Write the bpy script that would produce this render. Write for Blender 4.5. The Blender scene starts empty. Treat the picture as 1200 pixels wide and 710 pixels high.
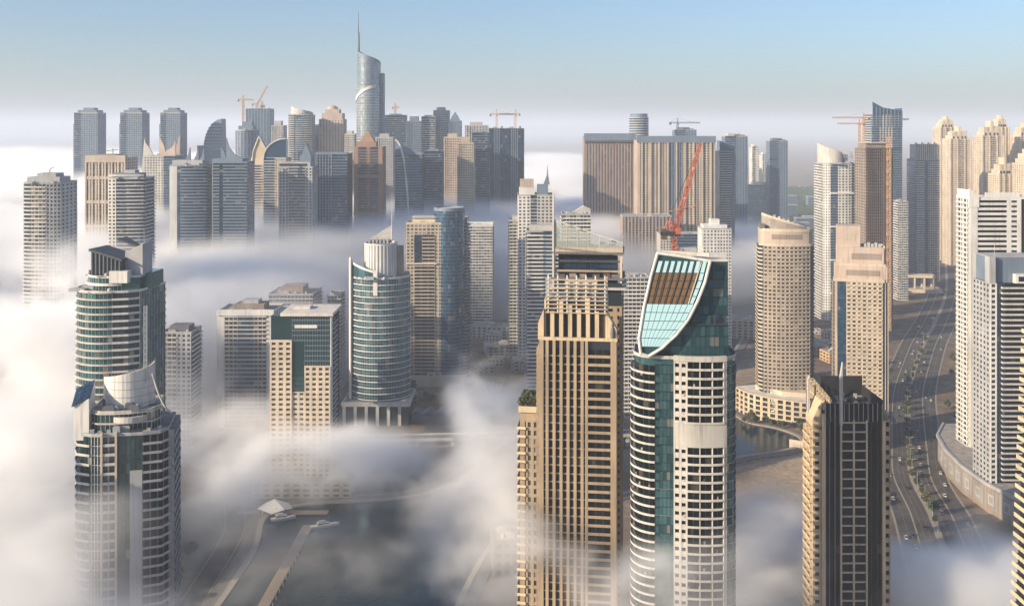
import bpy, math, random
import numpy as np
from mathutils import Vector

S = bpy.context.scene
COL = S.collection
random.seed(7)

# ------------------------------------------------------------------ camera
EYE, FOC, HOR = 260.0, 1150.0, 150.0          # eye height (m), focal length and horizon row of the 1200 px photograph
cam = bpy.data.cameras.new('camera')
cam_o = bpy.data.objects.new('camera', cam)
COL.objects.link(cam_o)
cam_o.location = (0, 0, EYE)
cam_o.rotation_euler = (math.pi / 2, 0, 0)
cam.sensor_width = 36
cam.lens = 36 * FOC / 1200
cam.shift_y = -(355 - HOR) / 1200
cam.clip_start = 1
cam.clip_end = 80000
S.camera = cam_o

HAZE = 0.00011
# ------------------------------------------------------------------ daylight
SUN_EL, SUN_AZ = math.radians(21), math.radians(-118)
W = bpy.data.worlds.new('World')
S.world = W
W.use_nodes = True
wn = W.node_tree
sky = wn.nodes.new('ShaderNodeTexSky')
sky.sky_type = 'NISHITA'
sky.sun_disc = False
sky.sun_elevation = SUN_EL
sky.sun_rotation = SUN_AZ
sky.air_density = 1.0
sky.dust_density = 1.7
sky.ozone_density = 3.5
wbg = wn.nodes['Background']
wbg.inputs[1].default_value = 0.105
wtint = wn.nodes.new('ShaderNodeMix')          # white balance of the photograph
wtint.data_type = 'RGBA'
wtint.blend_type = 'MULTIPLY'
wtint.inputs[0].default_value = 1
wtint.inputs[7].default_value = (0.93, 0.98, 1.06, 1)
wn.links.new(sky.outputs[0], wtint.inputs[6])
wn.links.new(wtint.outputs[2], wbg.inputs[0])

sun = bpy.data.lights.new('sun', 'SUN')
sun.energy = 5.0
sun.angle = math.radians(0.5)
sun.color = (1.0, 0.83, 0.61)
sun_o = bpy.data.objects.new('sun', sun)
COL.objects.link(sun_o)
to_sun = Vector((math.sin(SUN_AZ) * math.cos(SUN_EL), math.cos(SUN_AZ) * math.cos(SUN_EL), math.sin(SUN_EL)))
sun_o.rotation_euler = to_sun.to_track_quat('Z', 'Y').to_euler()

S.view_settings.view_transform = 'Standard'
S.view_settings.look = 'None'
S.view_settings.exposure = 0.66
S.view_settings.gamma = 1.0
S.render.engine = 'CYCLES'
CY = S.cycles
CY.max_bounces = 10
CY.diffuse_bounces = 3
CY.glossy_bounces = 3
CY.volume_bounces = 8
CY.use_denoising = True
CY.caustics_reflective = False
CY.caustics_refractive = False


# ------------------------------------------------------------------ placing: world x and z seen at a photograph column / row at distance y
def at(px, y):
    return (px - 600.0) / FOC * y


def zt(py, y):
    return EYE - (py - HOR) * y / FOC


def gy(py):
    return FOC * EYE / (py - HOR)


# ------------------------------------------------------------------ materials
def new_mat(name):
    m = bpy.data.materials.new(name)
    m.use_nodes = True
    n = m.node_tree
    return m, n, n.nodes['Principled BSDF']


def concrete(name, c, rough=0.8, var=0.18, streak=0.25, scale=0.08):
    """painted or bare concrete: broad mottling, vertical weather streaks, fine bump"""
    m, n, b = new_mat(name)
    N, L = n.nodes.new, n.links.new
    geo = N('ShaderNodeNewGeometry')
    mp = N('ShaderNodeMapping')
    L(geo.outputs['Position'], mp.inputs[0])
    mp.inputs['Scale'].default_value = (1, 1, 0.6)
    t1 = N('ShaderNodeTexNoise')
    t1.inputs['Scale'].default_value = scale
    t1.inputs['Detail'].default_value = 5
    L(mp.outputs[0], t1.inputs['Vector'])
    mp2 = N('ShaderNodeMapping')
    L(geo.outputs['Position'], mp2.inputs[0])
    mp2.inputs['Scale'].default_value = (1.1, 1.1, 0.06)
    t2 = N('ShaderNodeTexNoise')
    t2.inputs['Scale'].default_value = 0.8
    t2.inputs['Detail'].default_value = 4
    L(mp2.outputs[0], t2.inputs['Vector'])
    r1 = N('ShaderNodeMapRange')
    L(t1.outputs[0], r1.inputs[0])
    r1.inputs[1].default_value, r1.inputs[2].default_value = 0.3, 0.7
    r1.inputs[3].default_value, r1.inputs[4].default_value = 1 - var, 1 + var * 0.5
    r2 = N('ShaderNodeMapRange')
    L(t2.outputs[0], r2.inputs[0])
    r2.inputs[1].default_value, r2.inputs[2].default_value = 0.52, 0.72
    r2.inputs[3].default_value, r2.inputs[4].default_value = 1.0, 1 - streak
    ri = N('ShaderNodeMapRange')
    L(geo.outputs['Random Per Island'], ri.inputs[0])
    ri.inputs[3].default_value, ri.inputs[4].default_value = 0.9, 1.06
    mu = N('ShaderNodeMath')
    mu.operation = 'MULTIPLY'
    L(r1.outputs[0], mu.inputs[0])
    L(r2.outputs[0], mu.inputs[1])
    mu2 = N('ShaderNodeMath')
    mu2.operation = 'MULTIPLY'
    L(mu.outputs[0], mu2.inputs[0])
    L(ri.outputs[0], mu2.inputs[1])
    mx = N('ShaderNodeMix')
    mx.data_type = 'RGBA'
    mx.blend_type = 'MULTIPLY'
    mx.inputs[0].default_value = 1
    mx.inputs[6].default_value = (*c, 1)
    L(mu2.outputs[0], mx.inputs[7])
    L(mx.outputs[2], b.inputs['Base Color'])
    b.inputs['Roughness'].default_value = rough
    return m


def glazing(name, c, c2, metal=0.35, rough=0.12, blind_share=0.12, blind=(0.42, 0.38, 0.32), spec=0.5):
    """window glass: every pane its own tint between c and c2, some with a pale blind behind"""
    m, n, b = new_mat(name)
    N, L = n.nodes.new, n.links.new
    geo = N('ShaderNodeNewGeometry')
    wn_ = N('ShaderNodeTexWhiteNoise')
    wn_.noise_dimensions = '1D'
    L(geo.outputs['Random Per Island'], wn_.inputs['W'])
    mx = N('ShaderNodeMix')
    mx.data_type = 'RGBA'
    L(geo.outputs['Random Per Island'], mx.inputs[0])
    mx.inputs[6].default_value = (*c, 1)
    mx.inputs[7].default_value = (*c2, 1)
    gt = N('ShaderNodeMath')
    gt.operation = 'GREATER_THAN'
    L(wn_.outputs[0], gt.inputs[0])
    gt.inputs[1].default_value = 1 - blind_share
    fac = N('ShaderNodeMath')
    fac.operation = 'MULTIPLY'
    L(gt.outputs[0], fac.inputs[0])
    fac.inputs[1].default_value = 0.6
    mb_ = N('ShaderNodeMix')
    mb_.data_type = 'RGBA'
    L(fac.outputs[0], mb_.inputs[0])
    L(mx.outputs[2], mb_.inputs[6])
    mb_.inputs[7].default_value = (*blind, 1)
    L(mb_.outputs[2], b.inputs['Base Color'])
    b.inputs['Metallic'].default_value = metal
    b.inputs['Specular IOR Level'].default_value = spec
    rr = N('ShaderNodeMapRange')
    L(wn_.outputs[0], rr.inputs[0])
    rr.inputs[3].default_value, rr.inputs[4].default_value = rough * 0.6, rough * 1.8
    L(rr.outputs[0], b.inputs['Roughness'])
    t = N('ShaderNodeTexNoise')
    t.inputs['Scale'].default_value = 0.35
    L(geo.outputs['Position'], t.inputs['Vector'])
    bp = N('ShaderNodeBump')
    bp.inputs['Strength'].default_value = 0.12
    bp.inputs['Distance'].default_value = 0.5
    L(t.outputs[0], bp.inputs['Height'])
    sb = N('ShaderNodeVectorMath')
    sb.operation = 'SUBTRACT'
    L(wn_.outputs['Color'], sb.inputs[0])
    sb.inputs[1].default_value = (.5, .5, .5)
    sc = N('ShaderNodeVectorMath')
    sc.operation = 'SCALE'
    sc.inputs['Scale'].default_value = 0.09
    L(sb.outputs[0], sc.inputs[0])
    ad = N('ShaderNodeVectorMath')
    ad.operation = 'ADD'
    L(bp.outputs[0], ad.inputs[0])
    L(sc.outputs[0], ad.inputs[1])
    nm_ = N('ShaderNodeVectorMath')
    nm_.operation = 'NORMALIZE'
    L(ad.outputs[0], nm_.inputs[0])
    L(nm_.outputs[0], b.inputs['Normal'])
    return m


def plain(name, c, rough=0.5, metal=0.0, var=0.25):
    m, n, b = new_mat(name)
    N, L = n.nodes.new, n.links.new
    geo = N('ShaderNodeNewGeometry')
    t = N('ShaderNodeTexNoise')
    t.inputs['Scale'].default_value = 0.6
    t.inputs['Detail'].default_value = 4
    L(geo.outputs['Position'], t.inputs['Vector'])
    r = N('ShaderNodeMapRange')
    L(t.outputs[0], r.inputs[0])
    r.inputs[3].default_value, r.inputs[4].default_value = 1 - var, 1 + var
    mx = N('ShaderNodeMix')
    mx.data_type = 'RGBA'
    mx.blend_type = 'MULTIPLY'
    mx.inputs[0].default_value = 1
    mx.inputs[6].default_value = (*c, 1)
    L(r.outputs[0], mx.inputs[7])
    L(mx.outputs[2], b.inputs['Base Color'])
    b.inputs['Roughness'].default_value = rough
    b.inputs['Metallic'].default_value = metal
    return m


def ground_mat(name, c1, c2, c3, s1=0.012, s2=0.15, rough=0.95):
    m, n, b = new_mat(name)
    N, L = n.nodes.new, n.links.new
    geo = N('ShaderNodeNewGeometry')
    t = N('ShaderNodeTexNoise')
    t.inputs['Scale'].default_value = s1
    t.inputs['Detail'].default_value = 8
    t.inputs['Roughness'].default_value = 0.65
    L(geo.outputs['Position'], t.inputs['Vector'])
    cr = N('ShaderNodeValToRGB')
    cr.color_ramp.elements[0].position = 0.35
    cr.color_ramp.elements[0].color = (*c1, 1)
    cr.color_ramp.elements[1].position = 0.65
    cr.color_ramp.elements[1].color = (*c3, 1)
    e = cr.color_ramp.elements.new(0.5)
    e.color = (*c2, 1)
    L(t.outputs[0], cr.inputs[0])
    t2 = N('ShaderNodeTexNoise')
    t2.inputs['Scale'].default_value = s2
    t2.inputs['Detail'].default_value = 6
    L(geo.outputs['Position'], t2.inputs['Vector'])
    r = N('ShaderNodeMapRange')
    L(t2.outputs[0], r.inputs[0])
    r.inputs[1].default_value, r.inputs[2].default_value = 0.3, 0.7
    r.inputs[3].default_value, r.inputs[4].default_value = 0.7, 1.2
    mx = N('ShaderNodeMix')
    mx.data_type = 'RGBA'
    mx.blend_type = 'MULTIPLY'
    mx.inputs[0].default_value = 1
    L(cr.outputs[0], mx.inputs[6])
    L(r.outputs[0], mx.inputs[7])
    L(mx.outputs[2], b.inputs['Base Color'])
    b.inputs['Roughness'].default_value = rough
    return m


MT = {
    'white': concrete('white_render', (0.64, 0.62, 0.58), 0.7, 0.16, 0.3),
    'offwhite': concrete('offwhite_render', (0.48, 0.455, 0.41), 0.75, 0.2, 0.35),
    'grey': concrete('grey_concrete', (0.36, 0.36, 0.36), 0.8, 0.18, 0.25),
    'darkgrey': concrete('dark_grey_concrete', (0.13, 0.13, 0.14), 0.8, 0.2, 0.25),
    'cream': concrete('cream_stone', (0.55, 0.455, 0.34), 0.75, 0.18, 0.3),
    'beige': concrete('beige_render', (0.44, 0.365, 0.28), 0.8, 0.2, 0.3),
    'gold': concrete('golden_stone', (0.36, 0.27, 0.175), 0.7, 0.22, 0.35),
    'palegold': concrete('pale_golden_render', (0.56, 0.44, 0.29), 0.75, 0.2, 0.3),
    'pink': concrete('pinkish_render', (0.47, 0.37, 0.30), 0.8, 0.2, 0.3),
    'hotel': concrete('hotel_brown_render', (0.31, 0.235, 0.185), 0.8, 0.18, 0.25),
    'terra': concrete('terracotta_render', (0.30, 0.18, 0.12), 0.8, 0.15, 0.2),
    'brown': concrete('brown_scaffold', (0.11, 0.07, 0.05), 0.85, 0.3, 0.2),
    'rawconc': concrete('raw_concrete', (0.26, 0.21, 0.17), 0.9, 0.25, 0.3),
    'bluegrey': concrete('blue_grey_cladding', (0.14, 0.185, 0.24), 0.6, 0.16, 0.25),
    'roof': concrete('roof_screed', (0.30, 0.27, 0.24), 0.95, 0.35, 0.0, 0.2),
    'roofpale': concrete('pale_roof', (0.60, 0.55, 0.48), 0.9, 0.25, 0.0, 0.2),
    'roofdark': concrete('dark_roof', (0.015, 0.014, 0.014), 0.9, 0.4, 0.0, 0.3),
    'gteal': glazing('teal_glass', (0.022, 0.085, 0.10), (0.08, 0.20, 0.22), 0.6, 0.08, 0.07),
    'gtealdark': glazing('dark_teal_glass', (0.008, 0.028, 0.032), (0.03, 0.075, 0.08), 0.4, 0.08, 0.06),
    'gblue': glazing('blue_glass', (0.018, 0.065, 0.12), (0.06, 0.15, 0.25), 0.6, 0.08, 0.06),
    'gdark': glazing('dark_glass', (0.012, 0.018, 0.024), (0.035, 0.045, 0.055), 0.15, 0.12, 0.1),
    'gblack': glazing('black_glass', (0.003, 0.0035, 0.0045), (0.010, 0.011, 0.013), 0.0, 0.1, 0.05, (0.09, 0.075, 0.06), 0.1),
    'gwin': glazing('apartment_window_glass', (0.02, 0.025, 0.03), (0.08, 0.085, 0.09), 0.2, 0.12, 0.38),
    'gsky': glazing('pale_blue_glass', (0.42, 0.70, 0.78), (0.52, 0.78, 0.84), 0.15, 0.14, 0.0),
    'gsilver': glazing('silver_glass', (0.20, 0.25, 0.28), (0.30, 0.35, 0.38), 0.5, 0.12, 0.0),
    'gbronze': glazing('bronze_screen', (0.10, 0.055, 0.025), (0.26, 0.15, 0.07), 0.1, 0.4, 0.15, (0.34, 0.24, 0.14)),
    'gnavy': glazing('navy_glass', (0.012, 0.035, 0.07), (0.04, 0.085, 0.15), 0.5, 0.08, 0.06),
    'metal': plain('pale_metal', (0.6, 0.6, 0.6), 0.35, 0.6),
    'steel': plain('dark_steel', (0.06, 0.065, 0.07), 0.5, 0.4),
    'red': plain('red_crane_paint', (0.42, 0.13, 0.08), 0.5, 0.0),
    'craneyel': plain('weathered_crane_paint', (0.45, 0.26, 0.14), 0.6, 0.0),
    'kerb': concrete('kerb_stone', (0.30, 0.26, 0.21), 0.9, 0.2, 0.0, 0.3),
    'bark': plain('bark', (0.09, 0.06, 0.04), 0.9),
    'tyre': plain('tyre_rubber', (0.02, 0.02, 0.02), 0.8),
    'paint': plain('road_paint', (0.24, 0.22, 0.19), 0.8),
    'tan': concrete('tan_villa_render', (0.48, 0.32, 0.17), 0.85, 0.15, 0.15),
    'mural': concrete('mural_panel_render', (0.27, 0.25, 0.23), 0.85, 0.25, 0.3),
    'paving': concrete('shade_darkened_paving', (0.15, 0.13, 0.11), 0.9, 0.3, 0.0, 0.3),  # promenade colour darkened to carry the shade along the canal
    'wood': plain('dock_boards', (0.22, 0.17, 0.12), 0.85),
}


# ------------------------------------------------------------------ mesh builder
def offs(pts, d, closed=False):
    """offset a plan polyline outward (to the right of its direction) with mitred corners"""
    n = len(pts)
    nr = []
    for i in range(n if closed else n - 1):
        ax, ay = pts[i]
        bx, by = pts[(i + 1) % n]
        dx, dy = bx - ax, by - ay
        l = math.hypot(dx, dy) or 1e-9
        nr.append((dy / l, -dx / l))
    out = []
    for i in range(n):
        if closed:
            a, b = nr[i - 1], nr[i]
        else:
            a = nr[max(i - 1, 0)]
            b = nr[min(i, n - 2)]
        mx, my = a[0] + b[0], a[1] + b[1]
        q = mx * mx + my * my
        k = 2 * d / q if q > 0.35 else d
        k = max(-3 * abs(d), min(3 * abs(d), k))
        out.append((pts[i][0] + mx * k, pts[i][1] + my * k))
    return out


class MB:
    def __init__(s):
        s.v, s.f = [], []

    def add(s, v, f):
        b = len(s.v)
        s.v += v
        s.f += [tuple(i + b for i in q) for q in f]
        return s

    def box(s, x0, x1, y0, y1, z0, z1):
        return s.add([(x, y, z) for z in (z0, z1) for y in (y0, y1) for x in (x0, x1)],
                     [(0, 2, 3, 1), (4, 5, 7, 6), (0, 1, 5, 4), (2, 6, 7, 3), (0, 4, 6, 2), (1, 3, 7, 5)])

    def seg(s, p, q, o0, o1, z0, z1):
        """box standing along plan segment p-q, between outward offsets o0 and o1"""
        dx, dy = q[0] - p[0], q[1] - p[1]
        l = math.hypot(dx, dy) or 1e-9
        nx, ny = dy / l, -dx / l
        a = [(p[0] + nx * o1, p[1] + ny * o1), (q[0] + nx * o1, q[1] + ny * o1),
             (q[0] + nx * o0, q[1] + ny * o0), (p[0] + nx * o0, p[1] + ny * o0)]
        return s.prism(a, z0, z1)

    def prism(s, pts, z0, z1):
        n = len(pts)
        zb = z0 if isinstance(z0, (list, tuple)) else [z0] * n
        ztp = z1 if isinstance(z1, (list, tuple)) else [z1] * n
        v = [(p[0], p[1], zb[i]) for i, p in enumerate(pts)] + [(p[0], p[1], ztp[i]) for i, p in enumerate(pts)]
        f = [tuple(range(n - 1, -1, -1)), tuple(range(n, 2 * n))]
        f += [(i, (i + 1) % n, n + (i + 1) % n, n + i) for i in range(n)]
        return s.add(v, f)

    def band(s, pts, o0, o1, z0, z1, closed=False):
        A, B = offs(pts, o0, closed), offs(pts, o1, closed)
        n = len(pts)
        v = [(x, y, z0) for x, y in A] + [(x, y, z0) for x, y in B] + [(x, y, z1) for x, y in A] + [(x, y, z1) for x, y in B]
        f = []
        for i in range(n if closed else n - 1):
            j = (i + 1) % n
            f += [(n + i, n + j, 3 * n + j, 3 * n + i), (j, i, 2 * n + i, 2 * n + j),
                  (2 * n + i, 3 * n + i, 3 * n + j, 2 * n + j), (i, j, n + j, n + i)]
        if not closed:
            f += [(0, n, 3 * n, 2 * n), (2 * n - 1, n - 1, 3 * n - 1, 4 * n - 1)]
        return s.add(v, f)

    def tube(s, p, q, r, n=6, r2=None):
        p, q = Vector(p), Vector(q)
        d = (q - p)
        if d.length < 1e-6:
            return s
        d.normalize()
        a = d.orthogonal().normalized()
        b = d.cross(a)
        r2 = r if r2 is None else r2
        v = []
        for c, rr in ((p, r), (q, r2)):
            for i in range(n):
                t = 2 * math.pi * i / n
                w = c + (a * math.cos(t) + b * math.sin(t)) * rr
                v.append(tuple(w))
        f = [(i, (i + 1) % n, n + (i + 1) % n, n + i) for i in range(n)]
        f += [tuple(range(n - 1, -1, -1)), tuple(range(n, 2 * n))]
        return s.add(v, f)

    def lathe(s, cx, cy, prof, n=24):
        v = []
        for r, z in prof:
            for i in range(n):
                t = 2 * math.pi * i / n
                v.append((cx + r * math.cos(t), cy + r * math.sin(t), z))
        f = []
        for k in range(len(prof) - 1):
            for i in range(n):
                j = (i + 1) % n
                f.append((k * n + i, k * n + j, (k + 1) * n + j, (k + 1) * n + i))
        f += [tuple(range(n - 1, -1, -1)), tuple(range((len(prof) - 1) * n, len(prof) * n))]
        return s.add(v, f)

    def plate(s, P, nrm, t):
        """a planar 3-D polygon P given thickness t along nrm"""
        n = len(P)
        d = Vector(nrm).normalized() * t
        v = [tuple(p) for p in P] + [tuple(Vector(p) + d) for p in P]
        f = [tuple(range(n - 1, -1, -1)), tuple(range(n, 2 * n))]
        f += [(i, (i + 1) % n, n + (i + 1) % n, n + i) for i in range(n)]
        return s.add(v, f)

    def lattice(s, p, q, w, r, step, w2=None):
        """square lattice mast or boom from p to q"""
        p, q = Vector(p), Vector(q)
        d = q - p
        L = d.length
        d.normalize()
        a = Vector((0, 1, 0)) if abs(d.y) < 0.9 else Vector((1, 0, 0))
        a = (a - d * a.dot(d)).normalized()
        b = d.cross(a)
        w2 = w if w2 is None else w2
        n = max(2, int(L / step))

        def c(k, i):
            t = k / n
            ww = (w + (w2 - w) * t) / 2
            sx, sy = ((1, 1), (1, -1), (-1, -1), (-1, 1))[i]
            return p + d * (L * t) + a * ww * sx + b * ww * sy
        for i in range(4):
            s.tube(c(0, i), c(n, i), r, 4)
        for k in range(n):
            for i in range(4):
                j = (i + 1) % 4
                s.tube(c(k, i), c(k + 1, j) if k % 2 else c(k, j), r * 0.6, 3)
                s.tube(c(k, j), c(k + 1, i), r * 0.6, 3)
        return s

    def mesh(s, name, mat):
        me = bpy.data.meshes.new(name)
        me.from_pydata(s.v, [], s.f)
        if mat:
            me.materials.append(MT[mat] if isinstance(mat, str) else mat)
        return me


def link(name, me, parent=None, loc=None, kind=None, label=None, rz=0):
    o = bpy.data.objects.new(name, me)
    COL.objects.link(o)
    if parent:
        o.parent = parent
    if loc:
        o.location = loc
    if rz:
        o.rotation_euler = (0, 0, rz)
    if kind:
        o['kind'] = kind
    if label:
        o['label'] = label
    return o


def thing(name, label, cat, loc=(0, 0, 0), rz=0, group=None):
    o = link(name, None, None, loc, None, label, rz)
    o.empty_display_size = 3
    o['category'] = cat
    if group:
        o['group'] = group
    return o


def copy_tree(o, parent=None):
    c = o.copy()
    COL.objects.link(c)
    c.parent = parent
    for ch in o.children:
        copy_tree(ch, c)
    return c


def rect(w, d, cx=0, cy=0):
    return [(cx - w / 2, cy - d / 2), (cx + w / 2, cy - d / 2), (cx + w / 2, cy + d / 2), (cx - w / 2, cy + d / 2)]


def arc(cx, cy, rx, a0, a1, n, ry=None):
    ry = rx if ry is None else ry
    return [(cx + rx * math.cos(math.radians(a0 + (a1 - a0) * i / n)), cy + ry * math.sin(math.radians(a0 + (a1 - a0) * i / n))) for i in range(n + 1)]


def cells(pts, n):
    """n equal cells along a polyline: list of (p, q)"""
    ls = [0]
    for a, b in zip(pts, pts[1:]):
        ls.append(ls[-1] + math.hypot(b[0] - a[0], b[1] - a[1]))
    T = ls[-1]

    def pt(t):
        k = 0
        while k < len(pts) - 2 and ls[k + 1] < t:
            k += 1
        u = (t - ls[k]) / ((ls[k + 1] - ls[k]) or 1e-9)
        return (pts[k][0] + (pts[k + 1][0] - pts[k][0]) * u, pts[k][1] + (pts[k + 1][1] - pts[k][1]) * u)
    P = [pt(T * i / n) for i in range(n + 1)]
    return list(zip(P, P[1:]))


def length(pts):
    return sum(math.hypot(b[0] - a[0], b[1] - a[1]) for a, b in zip(pts, pts[1:]))


def lerp(p, q, t):
    return (p[0] + (q[0] - p[0]) * t, p[1] + (q[1] - p[1]) * t)


# ------------------------------------------------------------------ buildings
class Tower:
    def __init__(s, name, label, cat, px, y, rot=0, group=None, x=None):
        s.root = thing(name, label, cat, (at(px, y) if x is None else x, y, 0), math.radians(rot), group)

    def part(s, name, mb, mat, kind=None, label=None, parent=None, loc=None):
        return link(name, mb.mesh(name, mat) if isinstance(mb, MB) else mb, parent or s.root, loc, kind, label)

    def rep(s, name, mb, mat, zs, joined=False):
        """one piece repeated up the tower: an object per storey sharing a mesh, or one joined part where storeys are too small"""
        if joined:
            j = MB()
            for z in zs:
                j.add([(a, b, c + z) for a, b, c in mb.v], mb.f)
            return s.part(name, j, mat, 'stuff')
        me = mb.mesh(name, mat)
        for z in zs:
            link(name, me, s.root, (0, 0, z))

    def core(s, pts, z0, z1, mat, inset=0.25, name='core_wall'):
        return s.part(name, MB().prism(offs(pts, -inset, True), z0, z1), mat)

    # every facade runs left to right seen from outside
    def glass(s, pts, z0, fh, n, g='gteal', col=2.2, fin='metal', fw=0.14, fo=0.2, band=None, bh=0.5, bo=0.25, joined=True, gap=0.12):
        k = max(1, round(length(pts) / col))
        cs = cells(pts, k)
        mb = MB()
        for i in range(n):
            for p, q in cs:
                mb.seg(lerp(p, q, 0.02), lerp(p, q, 0.98), -0.2, 0.0, z0 + i * fh + gap, z0 + (i + 1) * fh - gap)
        s.part('glass_panes', mb, g, 'stuff')
        if fin:
            f = MB()
            for p, q in cs + [(cs[-1][1], cs[-1][0])]:
                u = lerp(p, q, 0.5 * fw / (math.hypot(q[0] - p[0], q[1] - p[1]) or 1))
                v = (2 * p[0] - u[0], 2 * p[1] - u[1])
                f.seg(v, u, -0.2, fo if (p, q) != (cs[-1][1], cs[-1][0]) else 0.02, z0, z0 + n * fh)
            s.part('mullions', f, fin, 'stuff')
        if band:
            s.rep('floor_band', MB().band(pts, -0.1, bo, 0, bh), band, [z0 + i * fh for i in range(n + 1)], joined)

    def balc(s, pts, z0, fh, n, d=1.6, slab='white', par=1.0, g='gdark', wall=None, col=3.0, div=0, joined=False, wf=0.8, thick=0.28, name='balcony'):
        """storeys of projecting slabs with a parapet, windows behind"""
        m = MB().band(pts, -0.05, d, 0, thick)
        if par:
            m.band(pts, d - 0.14, d - 0.002, thick - 0.01, thick + par)
        s.rep(name, m, slab, [z0 + i * fh for i in range(n)], joined)
        cs = cells(pts, max(1, round(length(pts) / col)))
        w = MB()
        for i in range(n):
            for p, q in cs:
                w.seg(lerp(p, q, 0.5 - wf / 2), lerp(p, q, 0.5 + wf / 2), -0.2, 0.02, z0 + i * fh + thick + 0.05, z0 + (i + 1) * fh - 0.35)
        s.part('window_panes', w, g, 'stuff')
        if wall:
            v = MB()
            for p, q in cs:
                for a, b in ((lerp(p, q, 0), lerp(p, q, 0.5 - wf / 2)), (lerp(p, q, 0.5 + wf / 2), q)):
                    v.seg(a, b, -0.22, 0.0, z0, z0 + n * fh)
            for i in range(n):
                v.band(pts, -0.22, 0.04, z0 + (i + 1) * fh - 0.34, z0 + (i + 1) * fh - 0.01)
            s.part('wall', v, wall)
        if div:
            v = MB()
            ks = cells(pts, max(1, round(length(pts) / div)))
            for p, q in ks + [(ks[-1][1], ks[-1][0])]:
                l = math.hypot(q[0] - p[0], q[1] - p[1]) or 1
                u = lerp(p, q, 0.2 / l)
                o = (p, q) != (ks[-1][1], ks[-1][0])
                v.seg(p, u, 0.0 if o else -d + 0.2, d - 0.18 if o else 0.0, z0, z0 + n * fh)
            s.part('divider_wall', v, slab)

    def punch(s, pts, z0, fh, n, wall='cream', g='gwin', cols=4, ww=0.55, wh=0.55, sill=0.25, dep=0.35, each=False, gr=None, bal=0):
        """masonry wall with recessed windows, made of piers and spandrels in front of the panes"""
        cs = cells(pts, cols)
        a, b = 0.5 - ww / 2, 0.5 + ww / 2
        v = MB()
        zz = z0 + n * fh
        prev = pts[0]
        for p, q in cs:
            v.seg(prev, lerp(p, q, a), -0.25, dep, z0, zz)
            prev = lerp(p, q, b)
        v.seg(prev, pts[-1], -0.25, dep, z0, zz)
        for i in range(n):
            zb = z0 + i * fh
            for p, q in cs:
                P, Q = lerp(p, q, a), lerp(p, q, b)
                v.seg(P, Q, -0.25, dep - 0.06, zb, zb + sill * fh)
                v.seg(P, Q, -0.25, dep - 0.06, zb + (sill + wh) * fh, zb + fh)
        s.part('wall', v, wall)
        if each:
            mes = {}
            for p, q in cs:
                P, Q = lerp(p, q, a), lerp(p, q, b)
                me = MB().seg(P, Q, -0.2, 0.0, sill * fh, (sill + wh) * fh).mesh('window_pane', g)
                for i in range(n):
                    link('window_pane', me, s.root, (0, 0, z0 + i * fh))
        else:
            w = MB()
            for i in range(n):
                for p, q in cs:
                    w.seg(lerp(p, q, a), lerp(p, q, b), -0.2, 0.0, z0 + (i + sill) * fh, z0 + (i + sill + wh) * fh)
            s.part('window_panes', w, g, 'stuff')
        if bal:
            w = MB()
            for i in range(n):
                for p, q in cs:
                    P, Q = lerp(p, q, a - 0.05), lerp(p, q, b + 0.05)
                    w.seg(P, Q, dep, dep + bal, z0 + i * fh, z0 + i * fh + 0.25)
                    w.seg(P, Q, dep + bal - 0.1, dep + bal - 0.002, z0 + i * fh + 0.25, z0 + i * fh + 1.15)
            s.part('balconies', w, wall, 'stuff')

    def ribs(s, pts, z0, z1, wall, g, cols, pw=0.45, dep=0.6, fh=3.6, span=None, sd=0.1, sh=0.9, joined=True):
        """continuous vertical piers with slots of glass between them"""
        cs = cells(pts, cols)
        v = MB()
        for p, q in cs:
            v.seg(lerp(p, q, 0.5 - pw / 2), lerp(p, q, 0.5 + pw / 2), -0.25, dep, z0, z1)
        if joined:
            s.part('piers', v, wall, 'stuff')
        else:
            for p, q in cs:
                s.part('pier', MB().seg(lerp(p, q, 0.5 - pw / 2), lerp(p, q, 0.5 + pw / 2), -0.25, dep, z0, z1), wall)
        n = int((z1 - z0) / fh)
        w = MB()
        ed = [pts[0]] + [lerp(p, q, 0.5) for p, q in cs] + [pts[-1]]
        gaps = []
        prev = pts[0]
        for p, q in cs:
            gaps.append((prev, lerp(p, q, 0.5 - pw / 2)))
            prev = lerp(p, q, 0.5 + pw / 2)
        gaps.append((prev, pts[-1]))
        sp = MB()
        for i in range(n):
            for p, q in gaps:
                w.seg(p, q, -0.2, 0.0, z0 + i * fh + sh, z0 + (i + 1) * fh)
                if span:
                    sp.seg(p, q, -0.2, sd, z0 + i * fh, z0 + i * fh + sh)
        s.part('window_panes', w, g, 'stuff')
        if span:
            s.part('spandrels', sp, span, 'stuff')

    def blank(s, pts, z0, z1, wall, dep=0.4, name='wall'):
        return s.part(name, MB().band(pts, -0.25, dep, z0, z1), wall)

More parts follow.
